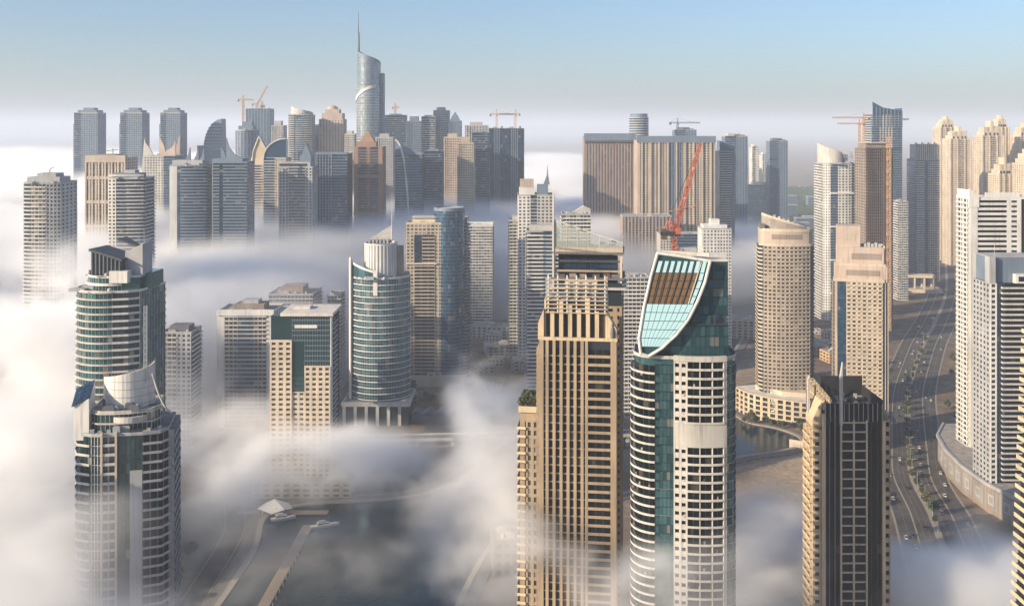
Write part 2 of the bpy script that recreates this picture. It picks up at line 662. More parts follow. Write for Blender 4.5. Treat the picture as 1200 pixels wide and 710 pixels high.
    def roof(s, pts, z, mat='roof', par=1.3, pmat=None, units=4, unit_mat='grey', out=0.3):
        s.part('roof', MB().prism(offs(pts, out, True), z + 0.003, z + 0.35), mat)
        if par:
            s.part('parapet', MB().band(pts, out - 0.35, out + 0.05, z - 0.02, z + 0.35 + par, True), pmat or mat)
        xs = [p[0] for p in pts]
        ys = [p[1] for p in pts]
        cx, cy = sum(xs) / len(xs), sum(ys) / len(ys)
        w, d = (max(xs) - min(xs)) * 0.3, (max(ys) - min(ys)) * 0.3
        rr = random.Random(int(z * 10 + len(pts)))
        for _ in range(units):
            ux, uy = cx + rr.uniform(-w, w), cy + rr.uniform(-d, d)
            a, b, h = rr.uniform(1.2, max(2, w * 0.35)), rr.uniform(1.2, max(2, d * 0.35)), rr.uniform(1.2, 3.4)
            m = MB().box(ux - a, ux + a, uy - b, uy + b, z + 0.35, z + 0.35 + h)
            m.box(ux - a * 0.7, ux + a * 0.7, uy - b * 0.7, uy + b * 0.7, z + 0.35 + h, z + 0.6 + h)
            s.part('roof_unit', m, unit_mat)
        if units:
            for _ in range(3):
                ux, uy = cx + rr.uniform(-w, w) * 1.3, cy + rr.uniform(-d, d) * 1.3
                s.part('water_tank', MB().lathe(ux, uy, [(.2, z + .36), (1.1, z + .4), (1.1, z + 2.3), (.3, z + 2.7)], 10), 'offwhite')
            p = MB()
            for _ in range(5):
                ux, uy = cx + rr.uniform(-w, w), cy + rr.uniform(-d, d)
                p.tube((ux, uy, z + .7), (ux + rr.uniform(-8, 8), uy, z + .7), .22, 5)
            s.part('roof_pipes', p, 'steel', 'stuff')
            ux, uy = cx + rr.uniform(-w, w), cy + rr.uniform(-d, d)
            s.part('aerial', MB().tube((ux, uy, z + .3), (ux, uy, z + rr.uniform(4, 9)), .1, 4), 'metal')


def edges(pts):
    """closed plan -> list of its straight sides"""
    return [[pts[i], pts[(i + 1) % len(pts)]] for i in range(len(pts))]


def clear_glass(name, tint, alpha=0.5):
    m, n, b = new_mat(name)
    b.inputs['Base Color'].default_value = (*tint, 1)
    b.inputs['Roughness'].default_value = 0.08
    b.inputs['Alpha'].default_value = alpha
    return m


MT['screenglass'] = clear_glass('roof_screen_glass', (0.42, 0.45, 0.42), 0.45)


# ================================================================== near towers
def curved_wall(mb, pts, t, z0, tops):
    """free-standing curved screen of thickness t whose top height follows the list tops"""
    A = offs(pts, 0)
    B = offs(pts, -t)
    n = len(pts)
    v = [(x, y, z0) for x, y in A] + [(x, y, z0) for x, y in B] + [(x, y, tops[i]) for i, (x, y) in enumerate(A)] + [(x, y, tops[i]) for i, (x, y) in enumerate(B)]
    f = []
    for i in range(n - 1):
        j = i + 1
        f += [(i, j, 2 * n + j, 2 * n + i), (n + j, n + i, 3 * n + i, 3 * n + j), (2 * n + i, 2 * n + j, 3 * n + j, 3 * n + i), (j, i, n + i, n + j)]
    f += [(0, 2 * n, 3 * n, n), (n - 1, 2 * n - 1, 4 * n - 1, 3 * n - 1)]
    return mb.add(v, f)


# ---- the dark teal tower at the left with a curved white crown
def teal_front_tower():
    T = Tower('residential_tower', 'dark teal balcony tower at left with a white curved crown screen and lattice mast', 'tower', 142, 425, 12)
    fh, n = 4.1, 31
    zt_ = fh * n
    P = [(-19, 9), (-17, 3), (-12, 0), (-8, -1), (-2, -1), (4, -1.5), (9, -1.5), (16, -0.5), (19, 4), (19, 27), (10, 31), (-14, 31), (-19, 27)]
    T.core(P, 0, zt_, 'gblack')
    T.balc([P[12], P[0], P[1], P[2]], 0, fh, n, 1.7, 'offwhite', .75, 'gtealdark', None, 2.4, thick=0.35)
    T.glass([P[2], P[3]], 0, fh, n, 'gtealdark', 1.4, 'metal', 0.3, 0.35, 'metal', 0.3, 0.15)
    T.balc([P[3], P[4]], 0, fh, n, 1.3, 'offwhite', 0.9, 'gdark', 'grey', 3, thick=0.35)
    for x in (-8.1, -2.2):
        T.part('pier', MB().box(x, x + 0.9, -2.6, -0.9, 0, zt_ + 2), 'cream')
    T.glass([P[4], P[5]], 0, fh, n, 'gtealdark', 2.0, 'steel', 0.14, 0.2, 'steel', 0.3, 0.1)
    T.part('concrete_spine', MB().seg(P[5], P[6], -0.2, 1.3, 0, 112), 'grey')
    T.glass([P[5], P[6]], 112.1, 4.4, 4, 'gtealdark', 1.7, 'steel')
    T.balc([P[6], P[7], P[8]], 0, fh, n, 1.6, 'grey', .7, 'gblack', 'darkgrey', 3, thick=0.4)
    T.balc([P[8], P[9]], 0, fh, n, 2.6, 'grey', 0.7, 'gblack', None, 4, 8, thick=0.4)
    T.blank([P[9], P[10], P[11], P[12]], 0, zt_, 'grey')
    T.roof(P, zt_, 'roof', 1.0, 'grey', 7, 'grey')
    # stepped crown
    A = [(-13, 6), (-9, 2.4), (-3, 1.2), (4, 1.2), (12, 3), (15, 8), (14, 24), (-12, 25)]
    T.core(A, zt_ + 0.3, zt_ + 9, 'gdark')
    T.glass(A[:6], zt_ + 0.4, 4.2, 2, 'gtealdark', 1.9, 'metal', 0.15, 0.2)
    for k in range(3):
        T.part('terrace_slab', MB().band(A[:6], -0.3, 1.6 - 0.3 * k, zt_ + 0.4 + 4.2 * k, zt_ + 0.9 + 4.2 * k), 'offwhite')
    T.part('rounded_balcony', MB().band(arc(3, 7.5, 8.5, 215, 325, 10), -1, 0.4, zt_ + 5.2, zt_ + 7.6), 'offwhite')
    T.roof(A, zt_ + 9, 'roof', 0.9, 'offwhite', 4, 'darkgrey')
    a = arc(1, 17, 11, 188, 352, 18)
    T.part('crown_screen', curved_wall(MB(), a, 0.7, zt_ + 9.4, [149 + 6.0 * i / 18 for i in range(19)]), 'white')
    for z in range(4):
        T.part('screen_joint', MB().band(a, 0.02, 0.14, zt_ + 11 + z * 3.4, zt_ + 11.18 + z * 3.4), 'grey')
    # handrail posts on the rim of the screen
    r = MB()
    for i in range(19):
        r.tube((a[i][0], a[i][1] + 0.4, 149 + 6.0 * i / 18), (a[i][0], a[i][1] + 0.4, 150.4 + 6.0 * i / 18), 0.1, 4)
    T.part('rim_rail', r, 'craneyel', 'stuff')
    # wedge with a dark gridded slope
    T.part('white_wedge', MB().prism([(-20, 3), (-13.5, 2), (-13, 12), (-20, 12)], zt_ - 2, [140, 143, 148, 145]), 'white')
    sl = MB()
    for i in range(5):
        for j in range(4):
            x0, y0 = -20.6 + i * 1.55, 2.2 + j * 2.5

            def zz(x, y):
                return 140.4 + (x + 20) * 0.46 + (y - 3) * 0.55
            sl.plate([(x0, y0, zz(x0, y0)), (x0 + 1.4, y0, zz(x0 + 1.4, y0)), (x0 + 1.4, y0 + 2.3, zz(x0 + 1.4, y0 + 2.3)), (x0, y0 + 2.3, zz(x0, y0 + 2.3))], (0, 0, 1), 0.25)
    T.part('slope_panels', sl, 'gnavy', 'stuff')
    # curved fin running down to the right
    fin = [(12.5, 20 - 0.2 * i) for i in range(2)]
    fv = []
    for i in range(11):
        t = i / 10
        fv.append((11.5 + 9 * t, 9 - 3 * t, 151 - 17 * (1 - (1 - t) ** 2)))
    m = MB()
    for p, q in zip(fv, fv[1:]):
        m.tube(p, q, 0.5, 6)
    T.part('crown_fin', m, 'offwhite')
    T.part('lattice_mast', MB().lattice((8.5, 9.5, 147), (8.5, 9.5, 181), 1.3, 0.12, 1.3), 'metal')
    for k in range(9):
        x, y = random.uniform(-16, 17), random.uniform(1, 5)
        T.part('roof_clutter', MB().box(x - .8, x + .8, y - .6, y + .6, zt_ + 0.36, zt_ + 0.4 + random.uniform(0.8, 2.4)), random.choice(['grey', 'darkgrey', 'offwhite']))


teal_front_tower()


def teal_rear_tower():
    T = Tower('residential_tower', 'pale teal round fronted tower rising behind the dark teal tower at left, wedge shaped crown', 'tower', 131, 535)
    fh, n = 3.95, 43
    H = fh * n
    a = arc(-6, 19, 19.5, 182, 288, 16)
    P = a + [(8, 2.5), (13, 6), (17, 34), (-8, 38), (-22, 32)]
    T.core(P, 0, H, 'gteal')
    T.glass(a[1:], 0, fh, n, 'gteal', 2.2, 'metal', 0.1, 0.1)
    T.rep('floor_band', MB().band(a, -0.2, 1.0, 0, .85), 'offwhite', [i * fh for i in range(n + 1)])
    T.balc([a[-1], (8, 2.5), (13, 6)], 0, fh, n, 1.0, 'white', 0.9, 'gdark', None, 3)
    T.glass([(13, 6), (17, 34)], 0, fh, n, 'gteal', 1.8, 'metal', 0.12, 0.15)
    T.balc([(17, 34), (-8, 38), (-22, 32), a[0]], 0, fh, n, 1.3, 'offwhite', 0.9, 'gdark', None, 4)
    T.roof(P, H, 'roofpale', 0.9, 'white', 2)
    b = arc(-5, 20, 15, 182, 300, 14)
    B = b + [(12, 9), (14, 30), (-14, 32)]
    T.core(B, H + 0.3, H + 7.5, 'gteal')
    T.glass(b, H + 0.36, 3.5, 2, 'gteal', 2.0, 'metal', 0.12, 0.12)
    T.part('floor_band', MB().band(b, -0.3, 1.4, H + 3.3, H + 4.6), 'white')
    T.roof(B, H + 7.5, 'roofpale', 0.8, 'white', 2)
    T.part('white_box', MB().box(-3, 7, 3.6, 14, H + 5, H + 11.5), 'white')
    # ribbed dark block with a slanting top
    T.part('crown_block', MB().prism([(-14, 8), (2, 6), (4, 22), (-12, 24)], H + 7.6, [192, 187, 187, 192]), 'gteal')
    m = MB()
    for i in range(8):
        p = lerp((-14, 8), (2, 6), i / 7)
        m.box(p[0] - 0.35, p[0] + 0.35, p[1] - 0.9, p[1] - 0.05, H + 9, 191.5 - 5 * i / 7)
    T.part('crown_ribs', m, 'darkgrey', 'stuff')
    T.part('crown_eave', MB().prism([(-15.5, 6.5), (3.5, 4.4), (5.2, 23), (-13, 25.5)], [192.02, 186.7, 186.7, 192.02], [193.2, 187.9, 187.9, 193.2]), 'steel')
    T.part('crown_eave', MB().prism([(-3, 14), (11, 12), (12, 14), (-2, 26)], [197.2, 192.9, 193, 197.2], [198.1, 193.8, 193.9, 198.1]), 'steel')
    T.part('wedge_wall', MB().prism([(3, 11), (13, 10), (14, 22), (4, 24)], H + 7.7, [191, 195.5, 197, 192]), 'grey')
    T.part('side_block', MB().prism([(10, 14), (15.5, 14), (16.8, 32), (8, 33)], H + 0.3, H + 9), 'gteal')
    T.part('antenna', MB().tube((12, 15, 190), (12, 15, 204), 0.14, 5), 'metal')


teal_rear_tower()


def cream_tower():
    T = Tower('office_tower', 'cream stone grid tower with dark glass upper corner and flat pale roof', 'tower', 352, 700)
    P = rect(43, 34, 0, 17)
    fl, fr, br, bl = P
    fh = 3.6
    T.core(P, 0, 126, 'gtealdark', 0.4)
    T.punch([(-21.5, 0), (-6, 0)], 0, fh, 30, 'cream', 'gwin', 3, 0.55, 0.5, 0.28, 0.9, each=True)
    T.punch([(-6, 0.6), (3, 0.6)], 0, fh, 20, 'cream', 'gwin', 2, 0.6, 0.45, 0.3, 0.5, each=True)
    T.punch([(3, 0), (21.5, 0)], 0, fh, 25, 'cream', 'gwin', 4, 0.55, 0.52, 0.26, 0.9, each=True)
    T.glass([(-6, 0.6), (3, 0.6)], 72.1, fh, 10, 'gtealdark', 2.2, 'steel', 0.12, 0.15, 'steel', 0.3, 0.2)
    T.glass([(-6, 0.5), (21.5, 0.5)], 108.2, fh, 5, 'gtealdark', 1.8, 'bluegrey', 0.2, 0.25, 'bluegrey', 0.5, 0.5)
    T.glass([(3, 0.55), (21.5, 0.55)], 90.1, fh, 5, 'gtealdark', 1.8, 'bluegrey', 0.2, 0.25, 'bluegrey', 0.5, 0.4)
    T.part('wing_roof', MB().box(-22, -6.05, -1, 12, 108.02, 108.9), 'roofpale')
    T.part('wing_box', MB().box(-17, -11, 2, 9, 108.92, 112.5), 'cream')
    T.part('wing_roof', MB().box(3, 22.2, -1, 0.2, 90.02, 90.6), 'cream')
    T.part('sky_terrace', MB().box(-4, 12, -0.2, 0.6, 117.3, 119.6), 'white')
    T.blank([(21.5, 0), (21.5, 6)], 0, 126, 'white', 0.5)
    T.balc([(21.5, 6), (21.5, 22)], 0, fh, 34, 1.4, 'offwhite', 0.9, 'gdark', None, 3)
    T.glass([(21.5, 22), (21.5, 34)], 0, fh, 35, 'gdark', 2.5, 'steel')
    T.punch([(21.5, 34), (-21.5, 34)], 0, fh, 34, 'cream', 'gwin', 9)
    T.punch([(-21.5, 34), (-21.5, 0)], 0, fh, 30, 'cream', 'gwin', 7)
    T.part('roof', MB().box(-14, 23.5, -1.6, 35, 126.02, 128.2), 'roofpale')
    T.part('roof_unit', MB().box(-8, 4, 14, 24, 128.22, 130), 'roofpale')


cream_tower()


def mast_tower():
    T = Tower('office_tower', 'curved green glass tower with a white drum, triangular sail and tall mast on its roof', 'tower', 441, 860)
    fh, n, z0 = 5.3, 20, 21
    a = arc(1, 25, 27, 190, 350, 20, 25)
    P = a + [(24, 42), (-22, 42)]
    H = z0 + fh * n
    T.core(P, 0, H, 'gteal', 0.4)
    T.glass(a, z0, fh, n, 'gteal', 2.4, 'metal', 0.12, 0.15)
    T.rep('floor_band', MB().band(a, -0.2, 0.75, 0, 0.7), 'white', [z0 + i * fh for i in range(n + 1)])
    T.rep('floor_band', MB().band(a, -0.2, 0.35, 0, 0.35), 'bluegrey', [z0 + (i + .5) * fh for i in range(n)])
    T.balc([(24, 42), (-22, 42), a[0]], z0, fh, n, 1.2, 'offwhite', 0.9)
    T.roof(P, H, 'roof', 1.2, 'white', 4)
    # slanted white edge fin and its frame
    fx = -25.3
    T.part('edge_fin', MB().prism([(fx - 1, 14), (fx + 1.2, 9), (fx + 2.2, 9.6), (fx, 15)], 0.05, [144, 146, 146, 144]), 'white')
    t = MB()
    for i in range(9):
        p, q = a[i], a[i + 1]
        za, zb = 144 - 1.0 * i, 143 - 1.0 * i
        t.prism(offs([p, q], 0.9) + offs([p, q], 0.1)[::-1], [za - 2, zb - 2, zb - 2, za - 2], [za, zb, zb, za])
    t.prism(offs([a[9], a[10]], 0.9) + offs([a[9], a[10]], 0.1)[::-1], H - 14, [135, 135, 135, 135])
    T.part('crown_frame', t, 'white')
    g = MB()
    for i in range(9):
        g.seg(lerp(a[i], a[i + 1], .05), lerp(a[i], a[i + 1], .95), 0.1, 0.35, H + 0.5, 141.5 - 1.0 * i)
    T.part('crown_panes', g, 'gteal', 'stuff')
    # drum
    T.part('drum', MB().lathe(1, 24, [(15, H), (15, 157), (14.3, 157), (14.3, 155)], 40), 'white')
    for k in range(14):
        t_ = math.radians(200 + k * 11)
        T.part('drum_pilaster', MB().box(1 + 15 * math.cos(t_) - .3, 1 + 15 * math.cos(t_) + .3, 24 + 15 * math.sin(t_) - .5, 24 + 15 * math.sin(t_) + .1, H + 0.4, 156), 'offwhite')
    T.part('stair_core', MB().box(15, 21, 20, 28, H + .4, 154), 'rawconc')
    T.part('drum_plant', MB().box(-10, 10, 17, 30, 157.02, 159), 'darkgrey')
    for k in range(6):
        T.part('roof_unit', MB().box(-9 + k * 3.2, -7.4 + k * 3.2, 14.5, 16.3, 157.02, 160 + (k % 3)), 'grey')
    s_ = MB()
    for k in range(9):
        za, zb = 160 + k * 1.25, 161.1 + k * 1.25
        x0 = -8 + 18.6 * (k / 9)
        s_.box(x0, 10.8, 21.6, 22.2, za, zb)
    T.part('sail_slats', s_, 'offwhite', 'stuff')
    sf = MB().tube((-8.3, 21.8, 160), (11, 21.8, 172.5), 0.35, 6).tube((-8.3, 21.8, 159.8), (11, 21.8, 159.8), 0.35, 6)
    T.part('sail_frame', sf, 'metal')
    T.part('mast', MB().tube((11, 21.8, 150), (11, 21.8, 182), 0.45, 8, 0.3).tube((11, 21.8, 182), (11, 21.8, 202), 0.24, 6, 0.1), 'metal')
    # podium with tall columns
    Q = rect(58, 46, 0, 20)
    T.core(Q, 0, 19, 'gdark', 0.6)
    for p, q in cells([Q[0], Q[1]], 6):
        T.part('podium_column', MB().seg(lerp(p, q, 0), lerp(p, q, 0.28), -0.8, 0.6, 0, 18), 'offwhite')
    T.part('podium_cornice', MB().band(Q, -1, 1.0, 17, 20.5, True), 'offwhite')
    T.part('podium_roof', MB().prism(Q, 19.2, 20), 'roof')
    m = MB()
    for i in range(24):
        x = 31 + i * 1.6
        m.tube((x, 8, 8 + 1.5 * math.sin(i * .9)), (x + 1.4, 24, 8 + 1.5 * math.sin(i * .9 + .5)), 0.25, 4)
    T.part('canopy_ribs', m, 'offwhite', 'stuff')
    T.part('canopy_hall', MB().box(30, 69, 6, 26, 0, 6), 'darkgrey')


mast_tower()


def cylinder_tower():
    T = Tower('residential_tower', 'beige tower with a dark blue glass cylinder on its right corner and a disc roof', 'tower', 505, 1000)
    fh = 3.6
    P = [(-25, 0), (11, 0), (11, 30), (-25, 30)]
    n = 45
    T.core(P, 0, fh * n, 'gdark')
    z = 0
    T.punch([(-25, 0), (-17, 0)], 0, fh, n, 'beige', 'gwin', 2, .6, .55, .25, .4)
    T.balc([(-17, 0.3), (4, 0.3)], 0, fh, 34, 1.3, 'beige', 0.9, 'gdark', 'beige', 3.5, 7)
    T.glass([(-17, 0.2), (-9, 0.2)], fh * 34 + .1, fh, 8, 'gnavy', 2.5, 'steel')
    T.balc([(-9, 0.3), (4, 0.3)], fh * 34, fh, 8, 1.3, 'beige', 0.9, 'gdark', 'beige', 3.5, 7)
    T.punch([(-17, 0), (4, 0)], fh * 42, fh, 3, 'beige', 'gwin', 5, .7, .5, .25, .4)
    T.part('string_course', MB().box(-25.2, 6, -1.8, 0.5, 121.2, 122.6), 'cream')
    T.punch([(4, 0), (11, 0)], 0, fh, n, 'beige', 'gwin', 2, .5, .5)
    T.punch([(-25, 30), (-25, 0)], 0, fh, n, 'beige', 'gwin', 6)
    T.blank([(11, 30), (-25, 30)], 0, fh * n, 'beige')
    T.roof(P, fh * n, 'roofpale', 1.5, 'cream', 4, 'offwhite')
    T.part('penthouse', MB().box(-18, 4, 6, 22, fh * n + .4, fh * n + 6), 'cream')
    T.part('penthouse_slab', MB().box(-20, 6, 4, 24, fh * n + 6.02, fh * n + 6.8), 'offwhite')
    c = arc(18, 13, 15.5, 180, 400, 30)
    C = c[:-1]
    T.core(C, 0, 176, 'gblue')
    T.glass(c, 0, fh, 49, 'gblue', 2.4, 'gnavy', 0.1, 0.12, 'bluegrey', 0.3, 0.12)
    T.part('disc_rim', MB().lathe(18, 13, [(16.1, 175), (16.1, 178.4), (14.8, 178.4), (14.8, 176.6)], 48), 'bluegrey')
    T.part('disc_roof', MB().lathe(18, 13, [(14.75, 176.2), (14.75, 176.9)], 48), 'roofpale')
    R = [(31, 20), (36, 26), (36, 44), (20, 44)]
    T.core([(20, 20)] + R, 0, 165, 'gdark')
    T.balc([(31, 18), (37, 25), (37, 44)], 0, fh, 45, 2.0, 'bluegrey', 1.0, 'gnavy', None, 4)
    T.roof([(20, 20)] + R, 165, 'roof', 1, 'grey', 2)
    T.part('entrance_podium', MB().box(-32, 36, -14, -2, 0, 9), 'beige')


cylinder_tower()


def gold_tower():
    T = Tower('residential_tower', 'golden ribbed stone tower with white pergola louvres at the top and a garden wing', 'tower', 677, 420, -7)
    s = 0.365
    H = 169
    fh = 3.6
    P = [(-16.5, 0), (16.5, 0), (16.5, 24), (-16.5, 24)]
    T.core(P, 0, H, 'gdark')
    T.blank([(-16.5, 0), (-14.6, 0)], 0, H, 'gold', 0.9, 'corner_pier')
    T.ribs([(-14.6, 0), (3.4, 0)], 0, H, 'gold', 'gblack', 6, 0.42, 0.9, fh, 'gold', -0.02, 0.7, joined=False)
    T.blank([(3.2, 0), (4.4, 0)], 0, H, 'gold', 0.95, 'corner_pier')
    T.balc([(4.4, 0.2), (14, 0.2)], 0, fh, 46, 1.1, 'gold', 0.75, 'gblack', None, 3.2, thick=0.45)
    T.blank([(14, 0), (16.5, 0)], 0, H, 'gold', 0.9, 'corner_pier')
    T.punch([(16.5, 0), (16.5, 24)], 0, fh, 46, 'gold', 'gwin', 5)
    T.blank([(16.5, 24), (-16.5, 24)], 0, H, 'gold')
    T.balc([(-16.5, 24), (-16.5, 12), (-16.5, 1)], 0, fh, 46, 1.5, 'gold', 0.9, 'gdark', 'gold', 4, 6)
    T.roof(P, H, 'roof', 1.0, 'palegold', 5, 'grey')
    # stepped crown: brown slots between pale piers
    B = [(-14, 2.5), (12, 2.5), (12, 20), (-14, 20)]
    T.core(B, H + .4, 186, 'brown')
    for p, q in cells([(-14, 2.5), (9, 2.5)], 6):
        T.part('crown_pier', MB().seg(lerp(p, q, 0.55), q, -.3, 1.2, H + .36, 184 + 3 * math.sin(p[0])), 'palegold')
        T.part('crown_slot', MB().seg(lerp(p, q, 0.1), lerp(p, q, .5), -.2, 0.1, H + 1.5, 182), 'gblack')
    T.blank([(-14, 20), (-14, 2.5)], H + .38, 186, 'palegold', 0.6)
    T.blank([(12, 2.5), (12, 20)], H + .38, 186, 'palegold', 0.6)
    T.part('crown_wing', MB().prism([(-17.2, 1), (-14.7, 1), (-14.7, 8), (-17.2, 8)], H + .36, [176, 182, 182, 176]), 'palegold')
    T.part('crown_wing', MB().prism([(12.7, 1), (16.5, 1), (16.5, 8), (12.7, 8)], H + .36, [180, 174, 174, 180]), 'palegold')
    T.part('roof', MB().prism(B, 186.02, 186.5), 'roof')
    # pergola of horizontal louvres
    for k in range(9):
        z = 180.5 + k * 1.75
        T.part('louvre', MB().band([(-13.2, 12), (-13.2, 1.6), (11.8, 1.6), (11.8, 12)], 0.0, 0.75, z, z + 0.38), 'offwhite' if k % 2 else 'palegold')
    for i in range(7):
        x = -12.8 + i * 4.05
        T.part('pergola_post', MB().box(x - .28, x + .28, 1.65, 2.3, 180, 196.6), 'white')
    T.part('stair_hut', MB().box(-6, 8, 6, 15, 186.52, 193), 'palegold')
    for k in range(5):
        T.part('roof_unit', MB().box(-9 + k * 3.6, -7 + k * 3.6, 3.2, 5.4, 186.52, 188.5 + (k * 37 % 3)), 'grey')
    T.part('ledge_statue', MB().lathe(14.8, 1, [(0.9, 170.3), (1.0, 172.5), (0.7, 174.5), (0.35, 175), (0.5, 176), (0.1, 176.6)], 10), 'darkgrey')
    # lower wing with a roof garden
    T.part('wing_core', MB().box(-25.2, -16.8, 3, 22, 0, 137), 'gold')
    T.punch([(-22.4, 2.8), (-17.2, 2.8)], 0, fh, 37, 'gold', 'gwin', 2, .5, .6)
    T.balc([(-25.3, 20), (-25.3, 3), (-22.5, 2.7)], 0, fh, 37, 1.2, 'palegold', 0.9, 'gdark', None, 4)
    T.part('wing_parapet', MB().band(rect(9, 20, -21, 12.4), -.3, 0.3, 136.9, 139.5, True), 'palegold')
    return T


gold = gold_tower()


def slanted_roof_tower():
    T = Tower('residential_tower', 'golden tower with a sloping glass roof screen and blade mast behind the louvred tower', 'tower', 690, 462, -7)
    fh = 3.6
    P = [(-16.5, 0), (15.5, 0), (15.5, 26), (-16.5, 26)]
    n = 52

    H = n * fh
    T.core(P, 0, H, 'gdark')
    T.blank([(-16.5, 0), (5.5, 0)], 0, 176, 'gold')
    T.punch([(5.5, 0), (12.2, 0)], 0, fh, 49, 'gold', 'gblack', 1, .72, .38, .3, .5)
    T.punch([(12.2, 0), (15.5, 0)], 0, fh, 49, 'gold', 'gblack', 1, .3, .5, .3, .8)
    T.punch([(15.5, 0), (15.5, 26)], 0, fh, 49, 'gold', 'gwin', 6)
    T.blank([(15.5, 26), (-16.5, 26), (-16.5, 0)], 0, H, 'gold')
    # deep shadowed terraces under the screen
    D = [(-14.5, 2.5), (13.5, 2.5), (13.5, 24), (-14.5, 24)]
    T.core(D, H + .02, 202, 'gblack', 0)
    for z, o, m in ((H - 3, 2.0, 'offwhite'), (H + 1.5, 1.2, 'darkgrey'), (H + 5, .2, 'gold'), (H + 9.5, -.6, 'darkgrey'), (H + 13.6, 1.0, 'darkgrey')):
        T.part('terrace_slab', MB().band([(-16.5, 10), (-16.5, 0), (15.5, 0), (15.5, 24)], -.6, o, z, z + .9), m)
    T.glass([(-14, 2.2), (13, 2.2)], H + 2, 4.4, 2, 'gnavy', 2.5, 'steel')
    for k in range(6):
        x = -13 + k * 5.2 + random.uniform(-1, 1)
        T.part('terrace_box', MB().box(x - 1.6, x + 1.6, .4, 2, H + 2.42, H + 3.6 + random.random()), random.choice(['brown', 'darkgrey', 'rawconc']))
    T.part('corner_post', MB().box(14.6, 15.6, -.4, .6, H, 203), 'palegold')
    T.part('corner_post', MB().box(-16.6, -15.8, -.4, .6, H, 203), 'palegold')
    T.part('roof', MB().prism([(-16.8, -.6), (15.9, -.6), (15.9, 26), (-16.8, 26)], [203, 200, 200, 203], [203.9, 200.9, 200.9, 203.9]), 'roof')
    H = 202.5
    # sloping glazed screen round the roof
    zl, zr = 217, 206.5
    fr = [(-15.6, 0.0), (15.6, 0.0)]

    def top(x):
        return zl + (zr - zl) * (x + 16.5) / 32
    k = 6
    for i in range(k):
        x0, x1 = -15.6 + 31.2 * i / k, -15.6 + 31.2 * (i + 1) / k
        for r in range(2):
            za = [H + 1.2 + (top(x) - H - 2.2) * r / 2 for x in (x0, x1)]
            zb = [H + 1.2 + (top(x) - H - 2.2) * (r + 1) / 2 - 0.2 for x in (x0, x1)]
            T.part('screen_pane', MB().prism([(x0 + .2, -.3), (x1 - .2, -.3), (x1 - .2, -.1), (x0 + .2, -.1)], [za[0], za[1], za[1], za[0]], [zb[0], zb[1], zb[1], zb[0]]), MT['screenglass'])
        T.part('screen_post', MB().box(x0 - .14, x0 + .14, -.35, 0.1, H + .4, top(x0)), 'offwhite')
    T.part('screen_post', MB().box(15.4, 15.8, -.35, .1, H + .4, top(15.6)), 'palegold')
    T.part('screen_rail', MB().prism([(-16, -.45), (16, -.45), (16, .15), (-16, .15)], [top(-16) - .7, top(16) - .7, top(16) - .7, top(-16) - .7], [top(-16), top(16), top(16), top(-16)]), 'offwhite')
    T.part('screen_rail', MB().prism([(15.4, 0.2), (16, 0.2), (16, 26), (15.4, 26)], [204.5, 204.5, 205.5, 205.5], [206.5, 206.5, 207.5, 207.5]), 'offwhite')
    T.part('screen_base', MB().box(-16.6, 16, -.6, .3, H - 2, H + 1.2), 'beige')
    T.part('screen_side', MB().prism([(-16.6, 1), (-16.1, 1), (-16.1, 24), (-16.6, 24)], H, [216.5, 216.5, 208, 208]), 'palegold')
    for k in range(7):
        x = random.uniform(-12, 12)
        T.part('roof_unit', MB().box(x - 1.2, x + 1.2, 6 + k * 2, 8 + k * 2, H + .41, H + 1.5 + k % 3), random.choice(['grey', 'white', 'darkgrey']))
    T.part('blade_mast', MB().prism([(-17.2, -1), (-16.3, -1), (-16.3, 1.6), (-17.2, 1.6)], 170, [231, 230, 228, 229]), 'offwhite')
    for z in range(3):
        T.part('wing_hook', MB().tube((15.6, 0, 184 + z * 2.2), (18.6, -1, 185.4 + z * 2.2), .2, 5), 'steel')


slanted_roof_tower()


